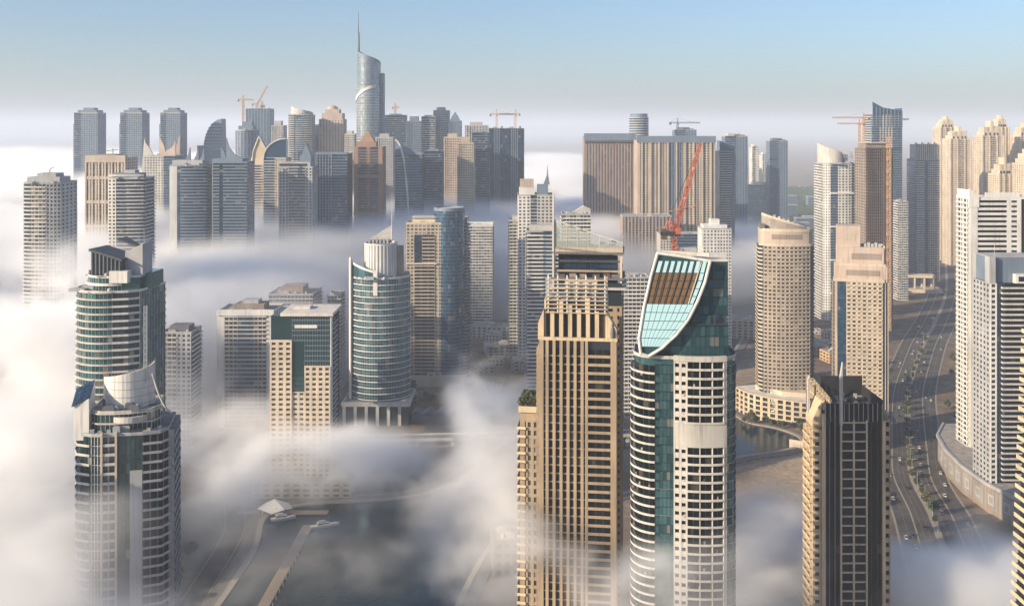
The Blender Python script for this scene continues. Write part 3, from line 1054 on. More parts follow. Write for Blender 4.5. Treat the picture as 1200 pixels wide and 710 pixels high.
def sail_tower():
    T = Tower('residential_tower', 'white and teal tower with round balconies and a tilted oval glass sail crown', 'tower', 805, 365, -4)
    fh = 3.3
    Z1, Z2, H = 43 * fh, 150.5, 174.0
    lft = [(-18, 21)] + arc(-10.5, 9, 8.5, 180, 262, 8)
    st0, st1 = lft[-1], (-4.8, 0.2)
    fr = arc(4.75, 30, 31.5, 252.4, 287.6, 12)
    fr0, fr1 = fr[0], fr[-1]
    rt = [fr1, (17.5, 2.5), (19, 8), (18, 21)]
    P = lft + fr + rt[1:]
    T.core(P, 0, H, 'gteal')
    nf = int(H / fh)
    T.balc(lft, 0, fh, nf, 1.5, 'offwhite', 0.5, 'gblack', None, 2.4, thick=0.28)
    T.glass([st0, fr0], 0, fh, nf, 'gteal', 1.5, 'steel', 0.1, 0.12, 'gnavy', 0.25, 0.1)
    # white framed curved front: a window column and round balconies
    fc = cells(fr, 20)
    wl = [fc[0][0]] + [c[1] for c in fc[:5]]
    bl = [fc[5][0]] + [c[1] for c in fc[5:19]]
    er = [fc[19][0], fc[19][1]]
    for z0, n in ((0, 43), (Z2, 7)):
        T.punch(wl, z0, fh, n, 'offwhite', 'gblack', 2, .62, .42, .3, 0.7, each=True)
        T.balc(bl, z0, fh, n, 1.2, 'offwhite', 0.55, 'gblack', None, 2.2, 5, thick=0.3)
        T.blank(er, z0, z0 + n * fh, 'offwhite', 0.8)
    T.part('blank_panel', MB().band(fr, -.2, 0.9, Z1 + .02, Z2 - .02), 'offwhite')
    T.part('frame_head', MB().band(fr, -.2, 1.1, H - .4, H + 1.6), 'offwhite')
    T.glass(rt, 0, fh, nf, 'gteal', 1.6, 'steel', 0.1, 0.12, 'grey', 0.25, 0.25, joined=False)
    T.balc([rt[-1], P[0]], 0, fh, nf, 1.2, 'white', 0.9)
    T.roof(P, H, 'roof', 0.8, 'offwhite', 0)
    # crown block of dark glass
    C = [(-13, 7), (-5, 2.2), (4, 0.8), (15.5, 2), (16.5, 20), (-13, 20)]
    T.core(C, H + .4, 186.3, 'gteal', 0.3)
    T.glass(C[:4], H + .5, 3.9, 3, 'gteal', 1.8, 'steel', 0.1, 0.1, 'gnavy', 0.35, 0.25)
    U = [(-4, 5), (4, 3.2), (15.5, 3.4), (16.5, 20), (-4, 20)]
    T.core(U, 190, 210, 'gteal', 0.3)
    T.glass([U[0], U[1], U[2]], 190, 3.3, 6, 'gteal', 1.8, 'steel', 0.1, 0.1, 'gnavy', 0.3, 0.2)
    T.glass([U[2], U[3]], 190, 3.3, 6, 'gteal', 1.8, 'steel', 0.1, 0.1, 'gnavy', 0.3, 0.2)
    V = [(-4, 5), (3, 2), (9.2, 2.2), (9.2, 19.5), (-4, 19.5)]
    T.core(V, 186.3, 190, 'gteal', 0.1)
    for x, y in ((10.5, 3), (14.6, 3), (15, 18), (11, 18)):
        T.part('open_storey_post', MB().box(x - .3, x + .3, y - .3, y + .3, 186.3, 190), 'steel')
    T.part('open_storey_slab', MB().prism(C, 186.32, 186.9), 'steel')
    T.part('roof', MB().prism(U, 210.02, 210.6), 'roofpale')
    T.part('roof_beam', MB().seg((-4, 9), (16.4, 13), -.5, .5, 210.62, 212.4), 'white')
    T.part('roof_beam', MB().seg((-9, 12), (9, 5), -.4, .4, 211.5, 213), 'offwhite')
    T.part('roof_hut', MB().box(-2, 5, 12, 19, 210.62, 214), 'grey')
    # tilted sail
    OL = [(771, 297), (801, 301), (832, 306), (826, 330), (817, 353), (806, 374), (792, 392), (776, 407), (760, 417), (751, 414), (749, 396), (755, 360), (763, 325)]
    k = 365 / FOC

    def ly(z):
        return -1.8 + (z - 173) * 0.05

    def w3(px, py):
        z = EYE - (py - HOR) * k
        return ((px - 805) * k, ly(z), z)
    O3 = [w3(*p) for p in OL]
    T.part('sail_body', MB().plate([(x, y + .5, z) for x, y, z in O3], (0, 1, 0), 7), 'gteal')
    m = MB()
    for i in range(len(O3)):
        m.tube(O3[i], O3[(i + 1) % len(O3)], 0.6, 8)
    for p in O3:
        m.lathe(p[0], p[1], [(0.2, p[2] - .58), (.6, p[2] - .2), (.6, p[2] + .2), (.2, p[2] + .58)], 8)
    T.part('sail_rim', m, 'white')
    L_ = [(297, 771), (325, 763), (360, 755), (396, 749), (414, 751), (417.5, 759)]
    R_ = [(306, 832), (330, 826), (353, 817), (374, 806), (392, 792), (407, 776), (417.5, 760)]

    def itp(tb, y):
        for (a, b), (c, d) in zip(tb, tb[1:]):
            if a <= y <= c:
                return b + (d - b) * (y - a) / (c - a)
        return tb[0][1] if y < tb[0][0] else tb[-1][1]
    rows = [306, 320, 329, 338, 347, 356, 366, 376, 386, 396, 406, 415]
    nc = 8
    for r in range(len(rows) - 1):
        y0, y1 = rows[r], rows[r + 1]
        for c in range(nc):
            def q(y, u):
                l, rr = itp(L_, y) + 2.5, itp(R_, y) - 2.5
                return w3(l + (rr - l) * u, y)
            e = 0.012 if r > 4 else 0.05
            A = [q(y1 - .35, c / nc + e / 2), q(y1 - .35, (c + 1) / nc - e / 2), q(y0 + .35, (c + 1) / nc - e / 2), q(y0 + .35, c / nc + e / 2)]
            if abs(A[0][0] - A[1][0]) < .3:
                continue
            bronze = 1 <= r <= 4 and c < 7
            T.part('sail_screen' if bronze else 'sail_pane', MB().plate(A, (0, -1, 0.2), 0.3), 'gbronze' if bronze else 'gsky')
    for c in range(1, nc):
        f = MB()
        f.tube(q_at(itp, L_, R_, w3, 307, c / nc), q_at(itp, L_, R_, w3, 356, c / nc), 0.22, 5)
        T.part('sail_mullion', f, 'steel' if c < 7 else 'offwhite')
    for k2 in range(70):
        i = random.randrange(14, nf)
        c = random.choice(cells(lft[1:], 8) + cells(bl, 8))
        if not (Z1 - 3 < i * fh < Z2 + 3):
            T_clutter.append((T, c[0], (i * fh if i * fh < Z1 else Z2 + (i - 46) * fh) + .32))


def q_at(itp, L_, R_, w3, y, u):
    l, r = itp(L_, y) + 2.5, itp(R_, y) - 2.5
    p = w3(l + (r - l) * u, y)
    return (p[0], p[1] - .35, p[2])


T_clutter = []
sail_tower()


def black_tower():
    T = Tower('residential_tower', 'black glass tower with a cream window ladder and golden balcony wings', 'tower', 1000, 430)
    T.root.scale = (1.08, 1.08, .93)
    H = 146
    P = [(-11.9, 0), (11.9, 0), (11.9, 24), (-11.9, 24)]
    T.core(P, 0, H, 'gblack', 0.3)
    fh = 4.4
    n = 32
    T.glass([(-11.9, 0), (-5.3, 0)], 0, fh, 33, 'gblack', 2.2, 'grey', 0.14, 0.4)
    T.glass([(5, 0), (11.9, 0)], 0, fh, 33, 'gblack', 2.3, 'steel', 0.2, 0.4)
    # ladder of cream frames: two wide windows to a storey
    for i in range(n):
        z = i * fh
        for x in (-5.0, -0.05):
            link('ladder_pane', ladder_pane('ladder_pane', 'gblack'), T.root, (x, 0, z))
    for i in range(n + 1):
        T.part('ladder_rail', MB().box(-5.3, 5.2, -1.0, -.02, i * fh, i * fh + .55), 'cream')
    for x in (-5.45, -.3, 4.9):
        T.part('ladder_post', MB().box(x, x + .5, -1.3, -.03, 0, n * fh + 1.5), 'cream')
    T.part('corner_fin', MB().box(-12.6, -11.6, -1.4, .6, 0, H - 1), 'palegold')
    T.part('corner_fin', MB().box(11.6, 12.6, -1.4, .6, 0, H - 4), 'palegold')
    # crown
    T.part('crown_glass', MB().box(-11.6, 11.6, -.4, -.02, 141.3, 150), 'gblack')
    f = MB()
    for i in range(13):
        x = -11.5 + i * 1.917
        f.box(x - .09, x + .09, -.85, -.42, 141.3, 149.8 + .5 * (i % 2))
    T.part('crown_fins', f, 'grey', 'stuff')
    T.part('roof', MB().prism(offs(P, -.4, True), H + .01, H + .5), 'roofdark')
    T.part('parapet', MB().band([(11.9, 0), (11.9, 24), (-11.9, 24)], -.5, .1, H - .2, 151.5), 'roofdark')
    T.part('back_screen', MB().box(-6, 11.8, 22.8, 23.6, 146.5, 156), 'roofdark')
    # golden lattice wall along the roof edge at left
    g = MB()
    for i in range(9):
        y = 1 + i * 2.8
        g.box(-11.9, -11.3, y, y + .5, H + .5, 153.5 + .35 * i)
        g.box(-8.8, -8.3, y, y + .4, H + .5, 152 + .35 * i)
        g.box(-11.9, -8.3, y, y + .4, 151.5 + .35 * i, 152.0 + .35 * i)
    g.box(-11.95, -11.4, 1, 24, 149.5, 150.1)
    g.box(-8.85, -8.3, 1, 24, 149.5, 150.1)
    T.part('roof_lattice', g, 'palegold')
    for k in range(26):
        x, y = random.uniform(-6, 10), random.uniform(2, 22)
        w = random.uniform(.4, 1.6)
        T.part('roof_clutter', MB().box(x - w, x + w, y - w * .6, y + w * .6, H + .5, H + .6 + random.uniform(.4, 2.2)), random.choice(['darkgrey', 'grey', 'steel', 'steel', 'roofdark']))
    T.part('blade_spire', MB().prism([(-5.6, -1.4), (-4.7, -1.4), (-4.7, .2), (-5.6, .2)], 140, [163, 169.5, 169.5, 163]), 'offwhite')
    # golden wings
    Lw = [(-15.6, 3), (-12, 3), (-12, 12.5), (-15.6, 12.5)]
    T.part('wing_core', MB().prism(offs(Lw, -.3, True), 0, 138), 'gold')
    T.part('wing_top', MB().prism(Lw, 138.02, [141, 150, 150, 141]), 'palegold')
    T.punch([(-15.6, 3), (-12, 3)], 0, fh, 31, 'palegold', 'gblack', 1, .5, .4, .3, .3)
    T.balc([(-15.6, 12.5), (-15.6, 3.2)], 0, fh, 31, 1.3, 'palegold', 1.0, 'gblack', 'palegold', 5, 5, wf=.55, thick=.5)
    Rw = [(12, 4), (16.2, 4), (16.2, 22), (12, 22)]
    T.part('wing_core', MB().prism(offs(Rw, -.3, True), 0, 143), 'gold')
    T.punch([(12.7, 4), (16.2, 4)], 0, fh, 32, 'palegold', 'gblack', 1, .82, .5, .32, 1.0, each=True)
    T.part('wing_top', MB().prism(Rw, 143.02, [147, 144, 144, 147]), 'beige')
    T.punch([(16.2, 4), (16.2, 22)], 0, fh, 32, 'gold', 'gwin', 4)
    T.blank([(12, 24.1), (-11.9, 24.1)], 0, 138, 'darkgrey')
    T.blank([(-11.9, 24), (-11.9, 12.6)], 0, H - .5, 'darkgrey', .1)
    T.part('wing_spire', MB().prism([(-15.4, 10), (-14.6, 10), (-14.6, 11.4), (-15.4, 11.4)], 138, [158, 160, 160, 158]), 'offwhite')


_lp = {}


def ladder_pane(name, mat):
    if name not in _lp:
        _lp[name] = MB().box(0.1, 4.65, -.2, -.025, 0.56, 4.35).mesh(name, mat)
    return _lp[name]


black_tower()


def curved_beige_tower():
    T = Tower('residential_tower', 'tall beige tower with a convex balcony grid and a curved pale roof wall', 'tower', 921, 880, -8)
    fh = 3.5
    n = 44
    H = fh * n
    fr = arc(1, 52, 54, 248, 292, 12)
    P = [(-22.5, 30), (-22.5, 6)] + fr + [(25, 8), (25, 30)]
    T.core(P, 0, H, 'gdark')
    T.balc(P[:3], 0, fh, n, 1.3, 'palegold', 0.9, 'gnavy', None, 3, thick=.4)
    T.punch(fr, 0, fh, n, 'beige', 'gdark', 11, .66, .52, .3, .4, bal=.7)
    T.glass([fr[-1], (25, 8)], 0, fh, n, 'gnavy', 2, 'steel')
    T.balc([(25, 8), (25, 30)], 0, fh, n, 1.3, 'beige', .9, 'gnavy', None, 3)
    T.blank([(25, 30), (-22.5, 30)], 0, H, 'beige')
    C = offs(P, -1.0, True)
    T.part('crown_wall', MB().prism(C, H + .02, H + 15), 'pink')
    T.part('crown_band', MB().band([P[1]] + fr + [(25, 8)], -.3, .9, H - .02, H + 2.2), 'cream')
    T.part('crown_band', MB().band([C[1]] + C[2:15] + [C[15]], -.3, .5, H + 12.5, H + 15.4), 'cream')
    T.part('recess', MB().band(offs(fr[2:11], -1.0), -.2, .12, H + 6, H + 10.5), 'rawconc')
    T.part('corner_tower', MB().box(-22, -18, 4, 26, H + 15.02, H + 19), 'darkgrey')
    a = arc(2, 40, 36, 232, 296, 14)
    T.part('roof_wall', curved_wall(MB(), a, 1.0, H + 15.02, [H + 29 - 11.5 * (i / 14) for i in range(15)]), 'cream')
    T.part('roof', MB().prism(a + [(20, 28), (-18, 28)], H + 15.03, [H + 27 - 11 * (i / 14) for i in range(15)] + [H + 16, H + 26]), 'roofpale')
    for k in range(6):
        T.part('roof_unit', MB().box(-9 + k * 4, -7 + k * 4, 15, 18, H + 22 - k * 1.5, H + 26.5 - k * 1.5), 'white' if k % 2 else 'grey')


curved_beige_tower()


def stepped_beige_tower():
    T = Tower('residential_tower', 'beige tower with a stepped blank stone crown and one blue glass strip', 'tower', 1010, 800, -15)
    fh = 3.45
    n = 39
    H = fh * n
    P = [(-21, 0), (20, 0), (20, 24), (-21, 24)]
    T.core(P, 0, H, 'gdark')
    T.blank([(-21, 0), (-19, 0)], 0, H, 'pink')
    T.glass([(-19, 0), (-12, 0)], 0, fh, n, 'gblue', 2.3, 'gnavy', .1, .1, 'gnavy', .3, .1)
    T.punch([(-12, 0), (16, 0)], 0, fh, n, 'cream', 'gwin', 7, .62, .5, .3, .5, bal=.8)
    T.glass([(16, 0.4), (20, 0.4)], 0, fh, n, 'gnavy', 2, 'cream', .5, .6)
    T.punch([(20, 0), (20, 24)], 0, fh, n, 'beige', 'gwin', 6)
    T.blank([(20, 24), (-21, 24)], 0, H, 'beige')
    T.balc([(-21, 24), (-21, 0)], 0, fh, n, 1.2, 'cream', .9, 'gdark', 'cream', 4)
    T.part('crown_tier', MB().box(-20.5, 19.5, .2, 23, H + .02, H + 13), 'pink')
    T.part('crown_tier', MB().box(-19, 17, 1.5, 22, H + 13.02, H + 28), 'pink')
    T.part('crown_band', MB().band([(-21.4, 6), (-21.4, -.4), (17, -.4), (20.2, 3)], -.4, .6, H - .1, H + 2.6), 'cream')
    T.part('crown_band', MB().band([(-20, 6), (-20, .8), (18, .8), (18, 8)], -.4, .5, H + 12, H + 14.6), 'cream')
    T.part('recess', MB().box(-12, 14, .0, .22, H + 5, H + 9.5), 'rawconc')
    T.part('recess', MB().box(-8, 15, 1.3, 1.52, H + 18, H + 23), 'rawconc')
    T.part('crown_tier', MB().box(-19, -1, 3, 20, H + 28.02, H + 45), 'pink')
    T.part('crown_band', MB().band([(-1.2, 18), (17.4, 18), (17.4, 2)], -.5, .4, H + 27, H + 29.4), 'cream')
    T.part('recess', MB().box(-14, -5, 2.75, 3.02, H + 33, H + 39), 'beige')
    for k in range(5):
        T.part('roof_unit', MB().box(2 + k * 2.8, 4 + k * 2.8, 6, 9, H + 28.03, H + 30.5 + k % 2), 'grey')


stepped_beige_tower()


def white_strip_tower():
    T = Tower('residential_tower', 'tall white tower at the right edge with dark ribbon windows and stacked corner balconies', 'tower', 1163, 740)
    fh = 3.75
    n = 55
    H = fh * n
    P = [(-17, 0), (42, 0), (42, 22), (-17, 22)]
    T.core(P, 0, H, 'gblack')
    T.balc([(-17, 20), (-17, 0.5)], 0, fh, n, 1.6, 'white', 1.0, 'gdark', 'white', 5, 10, wf=.7, thick=.4)
    T.blank([(-17, 0), (-11.5, 0)], 0, H, 'white', .8)
    T.punch([(-11.5, 0), (11, 0)], 0, fh, n, 'white', 'gblack', 1, .98, .5, .3, .6)
    T.punch([(11, 0), (21.5, 0)], 0, fh, n, 'white', 'gblack', 1, .42, .42, .33, .6, each=True)
    T.glass([(21.5, .3), (30, .3)], 0, fh, n, 'gnavy', 2, 'steel')
    T.punch([(30, 0), (42, 0)], 0, fh, n, 'white', 'gblack', 2, .6, .5)
    T.blank([(42, 0), (42, 22), (-17, 22)], 0, H, 'white')
    T.roof(P, H, 'roofpale', 1.4, 'white', 3)
    T.part('crown_fin', MB().prism([(-18, -1.2), (-10.5, -1.2), (-10.5, 0), (-18, 0)], H - 6, [H + 8, H + 3, H + 3, H + 8]), 'white')
    T.part('crown_screen', MB().box(-5, 21, 1, 1.6, H + .4, H + 5), 'white')
    T.part('crown_screen', MB().box(-17.2, -16.4, 1, 21, H + .4, H + 7), 'white')


white_strip_tower()


def dark_balcony_block():
    T = Tower('residential_tower', 'dark tower with stacked white edged balconies and a plain grey roof box', 'tower', 1186, 665)
    fh = 3.6
    n = 43
    H = fh * n
    P = [(-15, 0), (26, 0), (26, 24), (-15, 24)]
    T.core(P, 0, H, 'gblack')
    T.punch([(-15, 0), (-10.5, 0)], 0, fh, n, 'white', 'gwin', 1, .62, .6, .25, .6, each=True)
    T.glass([(-10.5, .2), (-5, .2)], 0, fh, n, 'gnavy', 2.0, 'steel')
    T.balc([(-5, 5), (-5, .2), (20, .2)], 0, fh, n, 2.4, 'offwhite', .9, 'gblack', None, 4, thick=.4)
    T.punch([(-15, 24), (-15, 0)], 0, fh, n, 'grey', 'gdark', 5)
    T.blank([(20, .2), (26, 0), (26, 24), (-15, 24)], 0, H, 'grey')
    T.part('roof_box', MB().box(-13, 26, 3, 24, H + .02, H + 17), 'bluegrey')
    T.part('roof_box_coping', MB().box(-13.3, 26.3, 2.7, 24.3, H + 17.02, H + 17.6), 'grey')
    T.part('stair_tower', MB().box(-15.5, -11.4, -.5, 6, H + .02, H + 18), 'grey')
    T.part('terrace_block', MB().box(2, 24, -1, 8, H + .02, H + 6.2), 'white')
    T.part('terrace_window', MB().box(4, 22, -1.3, -.9, H + 1.4, H + 4.6), 'gblack')
    T.part('antenna', MB().tube((-11.4, 1, H + 18), (-11.4, 1, H + 26), .12, 5), 'metal')


dark_balcony_block()


def edge_gold_tower():
    T = Tower('residential_tower', 'golden tower at the far right edge with close stacked sloping balcony slabs', 'tower', 1186, 345, x=188)
    fh = 3.6
    for i in range(52):
        z = i * fh
        o = -1.6 + 0.042 * (z - 85)
        m = MB().prism([(o, -1), (o + 1.8, -3.5), (24, -3.5), (24, 22), (o, 22)], 0, .5)
        m.band([(o, 22), (o, -1), (o + 1.8, -3.5), (24, -3.5)], -.3, .0, .48, 1.5)
        T.part('balcony', m, 'palegold', loc=(0, 0, z))
        w = MB()
        for p, q in cells([(o + 1.6, 21), (o + 1.6, 0), (o + 3, -1.9), (22, -1.9)], 14):
            w.seg(lerp(p, q, .08), lerp(p, q, .92), -.3, 0, .52, 3.55)
        T.part('window_panes', w, 'gdark', 'stuff', loc=(0, 0, z))
    T.part('roof', MB().box(4, 24, -3, 22, 52 * fh + .02, 52 * fh + 1), 'roofpale')
    T.part('core_wall', MB().box(5, 23, 0, 21, 0, 52 * fh), 'darkgrey')


edge_gold_tower()


def mural_podium():
    T = Tower('podium_building', 'curved grey podium with pale panelled wall at the foot of the dark balcony tower', 'podium', 600, 0, x=0)
    front = [(352, 800), (334, 770), (325, 735), (321, 700), (322, 665), (329, 635), (342, 612)]
    P = front + [(420, 612), (420, 800)]
    T.part('core_wall', MB().prism(P, 0, 19), 'rawconc')
    for p, q in cells(front, 13):
        T.part('mural_panel', MB().seg(lerp(p, q, .06), lerp(p, q, .94), .0, .35, 3, 16.5), 'mural')
        T.part('panel_frame', MB().seg(lerp(p, q, .3), lerp(p, q, .7), .3, .6, 6, 13), 'grey')
        T.part('panel_inset', MB().seg(lerp(p, q, .38), lerp(p, q, .62), .55, .75, 7.4, 11.6), 'mural')
        T.part('pilaster', MB().seg(q, lerp(q, p, .06), -.1, .8, 0, 18), 'rawconc')
    T.part('cornice', MB().band(front, -.6, 1.2, 18, 20.2), 'grey')
    T.part('roof', MB().prism(offs(P, -.6, True), 19.02, 19.5), 'roof')
    for k in range(14):
        x, y = 336 + random.uniform(0, 40), random.uniform(625, 700)
        T.part('roof_unit', MB().box(x - 1.5, x + 1.5, y - 1.5, y + 1.5, 19.52, 21 + random.random() * 2), 'grey')


mural_podium()


# ================================================================== towers farther off
def facade(T, pts, st, H, fh, n):
    a = st.split(':')
    k = a[0]
    if k == 'balc':
        T.balc(pts, 0, fh, n, 1.5, a[1], 1.0, a[2], a[3] if len(a) > 3 else None, 3.6, joined=True, thick=.35)
    elif k == 'punch':
        T.punch(pts, 0, fh, n, a[1], a[2], int(a[3]), float(a[4]) if len(a) > 4 else .55, float(a[5]) if len(a) > 5 else .5, .28, .5)
    elif k == 'glass':
        T.glass(pts, 0, fh, n, a[1], 3.2, 'steel', .15, .15, a[2] if len(a) > 2 else None, .9, .35)
    elif k == 'ribs':
        T.ribs(pts, 0, H, a[1], a[2], int(a[3]), float(a[4]) if len(a) > 4 else .5, .8, fh, a[1], -.03, 1.1)
    else:
        T.blank(pts, 0, H, a[1])


def simple(name, label, px0, px1, ytop, y, D, front, side, fh=3.7, cat='tower', roof=('roof', 1.3, 'grey', 4), core='gdark', back='grey', group=None, curve=0, other=None, joined=True):
    if px1 <= 600:
        xl, xr = at(px0, y), at(px1, y + D)
    elif px0 >= 600:
        xl, xr = at(px0, y + D), at(px1, y)
    else:
        xl, xr = at(px0, y), at(px1, y)
    w = xr - xl
    T = Tower(name, label, cat, 0, y, 0, group, (xl + xr) / 2)
    n = int((zt(ytop, y)) / fh)
    H = n * fh
    T.H, T.w, T.D, T.n, T.fh = H, w, D, n, fh
    f0, f1 = (-w / 2, 0), (w / 2, 0)
    if curve:
        R = (w * w / 4 + curve * curve) / (2 * curve)
        t = math.degrees(math.asin(w / 2 / R))
        fp = arc(0, R - curve, R, 270 - t, 270 + t, 12)
        fp = [(px_, py_) for px_, py_ in fp]
    else:
        fp = [f0, f1]
    P = fp + [(w / 2, D), (-w / 2, D)]
    T.P = P
    T.core(P, 0, H, core)
    if isinstance(front, str):
        facade(T, fp, front, H, fh, n)
    else:
        tot = sum(f for f, _ in front)
        cs = cells(fp, 48)
        u = 0
        for f, st in front:
            i0, i1 = round(48 * u / tot), round(48 * (u + f) / tot)
            u += f
            pts = [cs[i0][0]] + [c[1] for c in cs[i0:i1]]
            facade(T, pts if curve else [pts[0], pts[-1]], st, H, fh, n)
    R_ = [(w / 2, 0), (w / 2, D)]
    L_ = [(-w / 2, D), (-w / 2, 0)]
    vis, hid = (R_, L_) if (px0 + px1) / 2 < 600 else (L_, R_)
    facade(T, vis, side, H, fh, n)
    facade(T, hid, other or ('blank:' + back), H, fh, n)
    facade(T, [(w / 2, D), (-w / 2, D)], 'blank:' + back, H, fh, n)
    T.roof(P, H, *roof[:1], par=roof[1], pmat=roof[2], units=roof[3])
    return T


def tier(T, x0, x1, y0, y1, z0, z1, mat, name='crown_tier'):
    return T.part(name, MB().box(x0, x1, y0, y1, z0, z1), mat)


def horn(T, pts, t, mat, name='crown_horn', y=0):
    """upright fin: outline in the facade plane (x, z), thickness t in depth, starting at depth y"""
    return T.part(name, MB().plate([(x, y, z) for x, z in pts], (0, 1, 0), t), mat)


# ---- left bank
T = simple('residential_tower', 'grey balcony tower standing alone in the fog at the left edge', 28, 90, 212, 930, 34,
           [(.25, 'balc:offwhite:gnavy'), (.4, 'balc:offwhite:gwin:grey'), (.35, 'punch:grey:gdark:4:.6:.5')], 'punch:grey:gdark:4', curve=4)
tier(T, -17, 14, 5, 28, T.H + .4, T.H + 6, 'grey')
tier(T, -9, 9, 8, 25, T.H + 6.02, T.H + 9.5, 'grey')
T.part('roof_crane_arm', MB().tube((0, 15, T.H + 9.5), (0, 15, T.H + 13), .4, 5).tube((0, 15, T.H + 13), (4, 15, T.H + 15), .3, 5), 'steel')

T = simple('residential_tower', 'beige lattice tower with deep square frames behind the fog at left', 101, 161, 184, 1220, 40,
           [(1, 'ribs:beige:gdark:6:.3')], 'punch:beige:gdark:6', core='gdark')
for k in range(6):
    T.part('frame_band', MB().box(-T.w / 2 - .5, T.w / 2 + .5, -1.6, .2, T.H - 26 - k * 30, T.H - 22 - k * 30), 'beige')
T.part('frame_band', MB().box(-T.w / 2 - .8, T.w / 2 + .8, -2, .2, T.H - 5, T.H + 4), 'beige')
for k in range(7):
    x = -T.w / 2 + T.w * k / 6
    T.part('frame_post', MB().box(x - 1, x + 1, -1.9, .1, 0, T.H + 3), 'beige')
tier(T, -12, 10, 6, 30, T.H + .4, T.H + 5, 'rawconc')
T.part('roof_crane_arm', MB().tube((3, 15, T.H + 5), (3, 15, T.H + 12), .5, 5).tube((-6, 15, T.H + 9), (9, 15, T.H + 10.5), .4, 5), 'steel')

T = simple('residential_tower', 'blue grey tower with pale balcony strips in front of the beige lattice tower', 127, 181, 206, 1010, 30,
           [(.25, 'punch:offwhite:gnavy:2'), (.3, 'glass:gnavy:offwhite'), (.45, 'balc:offwhite:gnavy')], 'balc:offwhite:gnavy', curve=3)
tier(T, -15, 12, 4, 24, T.H + .4, T.H + 6, 'bluegrey')
T.part('crown_ring', MB().band(offs(T.P[:13], -1), -.6, 1.0, T.H + 3, T.H + 5), 'offwhite')
tier(T, -6, 6, 8, 20, T.H + 6.02, T.H + 9, 'grey')
T.part('antenna', MB().tube((1, 14, T.H + 9), (1, 14, T.H + 14), .25, 5), 'steel')

T = simple('residential_tower', 'blue tower with stacked white bands and a blank pale left wall in the fog', 199, 252, 194, 1160, 34,
           [(.22, 'blank:grey'), (.12, 'glass:gnavy'), (.66, 'balc:bluegrey:gnavy')], 'balc:bluegrey:gnavy', curve=4, roof=('roof', 1.3, 'bluegrey', 5))
tier(T, -20, 16, 3, 28, T.H + .4, T.H + 7, 'grey')
for x in (-8, 2, 9):
    horn(T, [(x, T.H + 7), (x + 6, T.H + 7), (x + 5.4, T.H + 22), (x + 3, T.H + 13)], 3, 'bluegrey', y=14)

T = simple('residential_tower', 'dark blue tower flaring toward its base with two horn points on the roof', 249, 298, 188, 1160, 32,
           [(.2, 'balc:bluegrey:gnavy'), (.12, 'glass:gnavy'), (.68, 'balc:bluegrey:gnavy')], 'glass:gnavy:bluegrey', roof=('roof', 1.3, 'bluegrey', 3))
tier(T, -22, 14, 3, 26, T.H + .4, T.H + 5, 'bluegrey')
horn(T, [(-6, T.H + 5), (14, T.H + 5), (4, T.H + 10), (-3, T.H + 19), (-6, T.H + 30)], 2.5, 'bluegrey', y=6)
horn(T, [(-14, T.H + 5), (-8, T.H + 5), (-10, T.H + 12), (-14, T.H + 20)], 2.5, 'bluegrey', y=12)
horn(T, [(16, T.H - 40), (26, T.H - 120), (26, 0), (16, 0)], 18, 'bluegrey', 'flared_wall', y=5)

for px0, px1, yt, lab in ((87, 124, 133, 'plain dark slab tower farthest left on the skyline above the fog'),
                          (141, 175, 133, 'plain dark slab tower, middle one of three alike on the left skyline'),
                          (188, 219, 131, 'plain dark slab tower, right one of three alike on the left skyline')):
    T = simple('skyline_tower', lab, px0, px1, yt, 1700, 34, [(.3, 'glass:gnavy:bluegrey'), (.7, 'punch:bluegrey:gnavy:7:.6:.5')], 'punch:bluegrey:gnavy:4', group='three matching slab towers on the skyline')
    tier(T, -T.w * .38, T.w * .42, 3, 30, T.H + .4, T.H + 6, 'bluegrey')
    tier(T, -T.w * .2, T.w * .25, 8, 25, T.H + 6.02, T.H + 10, 'bluegrey')
    tier(T, -T.w / 2 - 4, -T.w / 2 + .0, 5, 28, 0, T.H - 18, 'bluegrey', 'side_wing')

T = simple('residential_tower', 'pale gridded tower with swooping brown horn gables behind the blue banded tower', 169, 215, 183, 1420, 36,
           [(.62, 'punch:offwhite:gdark:7:.6:.5'), (.38, 'glass:gnavy:bluegrey')], 'glass:gnavy:bluegrey')
h, w2 = T.H, T.w / 2
horn(T, [(-w2, h), (-w2 + 14, h), (-w2 + 8, h + 12), (-w2 + 2, h + 20), (-w2, h + 27)], 3, 'offwhite')
horn(T, [(-2, h), (8, h), (5, h + 15), (-2, h + 30)], 3, 'pink', y=4)
horn(T, [(4, h), (w2, h), (w2, h + 24), (w2 - 5, h + 13), (w2 - 13, h + 9)], 3, 'pink', y=1)
horn(T, [(w2 - 12, h + 3), (w2, h + 3), (w2, h + 32), (w2 - 4, h + 18)], 3, 'pink', y=20)
horn(T, [(-w2 - 7, 0), (-w2, 0), (-w2, h + 26), (-w2 - 3, h - 10)], 3, 'offwhite', 'curved_fin')

T = simple('skyline_tower', 'quarter round blue glass tower with a curved roofline on the left skyline', 238, 266, 176, 1750, 30, 'glass:gblue:bluegrey', 'glass:gblue:bluegrey')
h, w2 = T.H, T.w / 2
horn(T, [(-w2, h)] + [(-w2 + T.w * (1 - math.cos(math.radians(t))), h + 58 * math.sin(math.radians(t))) for t in (15, 30, 45, 60, 75, 88)] + [(w2, h)], 26, 'bluegrey', 'curved_crown', y=.5)
for k in range(9):
    T.part('crown_band', MB().box(-w2 + T.w * (1 - math.cos(math.asin(k / 10))), w2, .2, .45, h + 58 * k / 10, h + 58 * k / 10 + 2.2), 'gblue')
tier(T, -w2 - 12, -w2, 4, 24, 0, h + 10, 'bluegrey', 'side_wing')

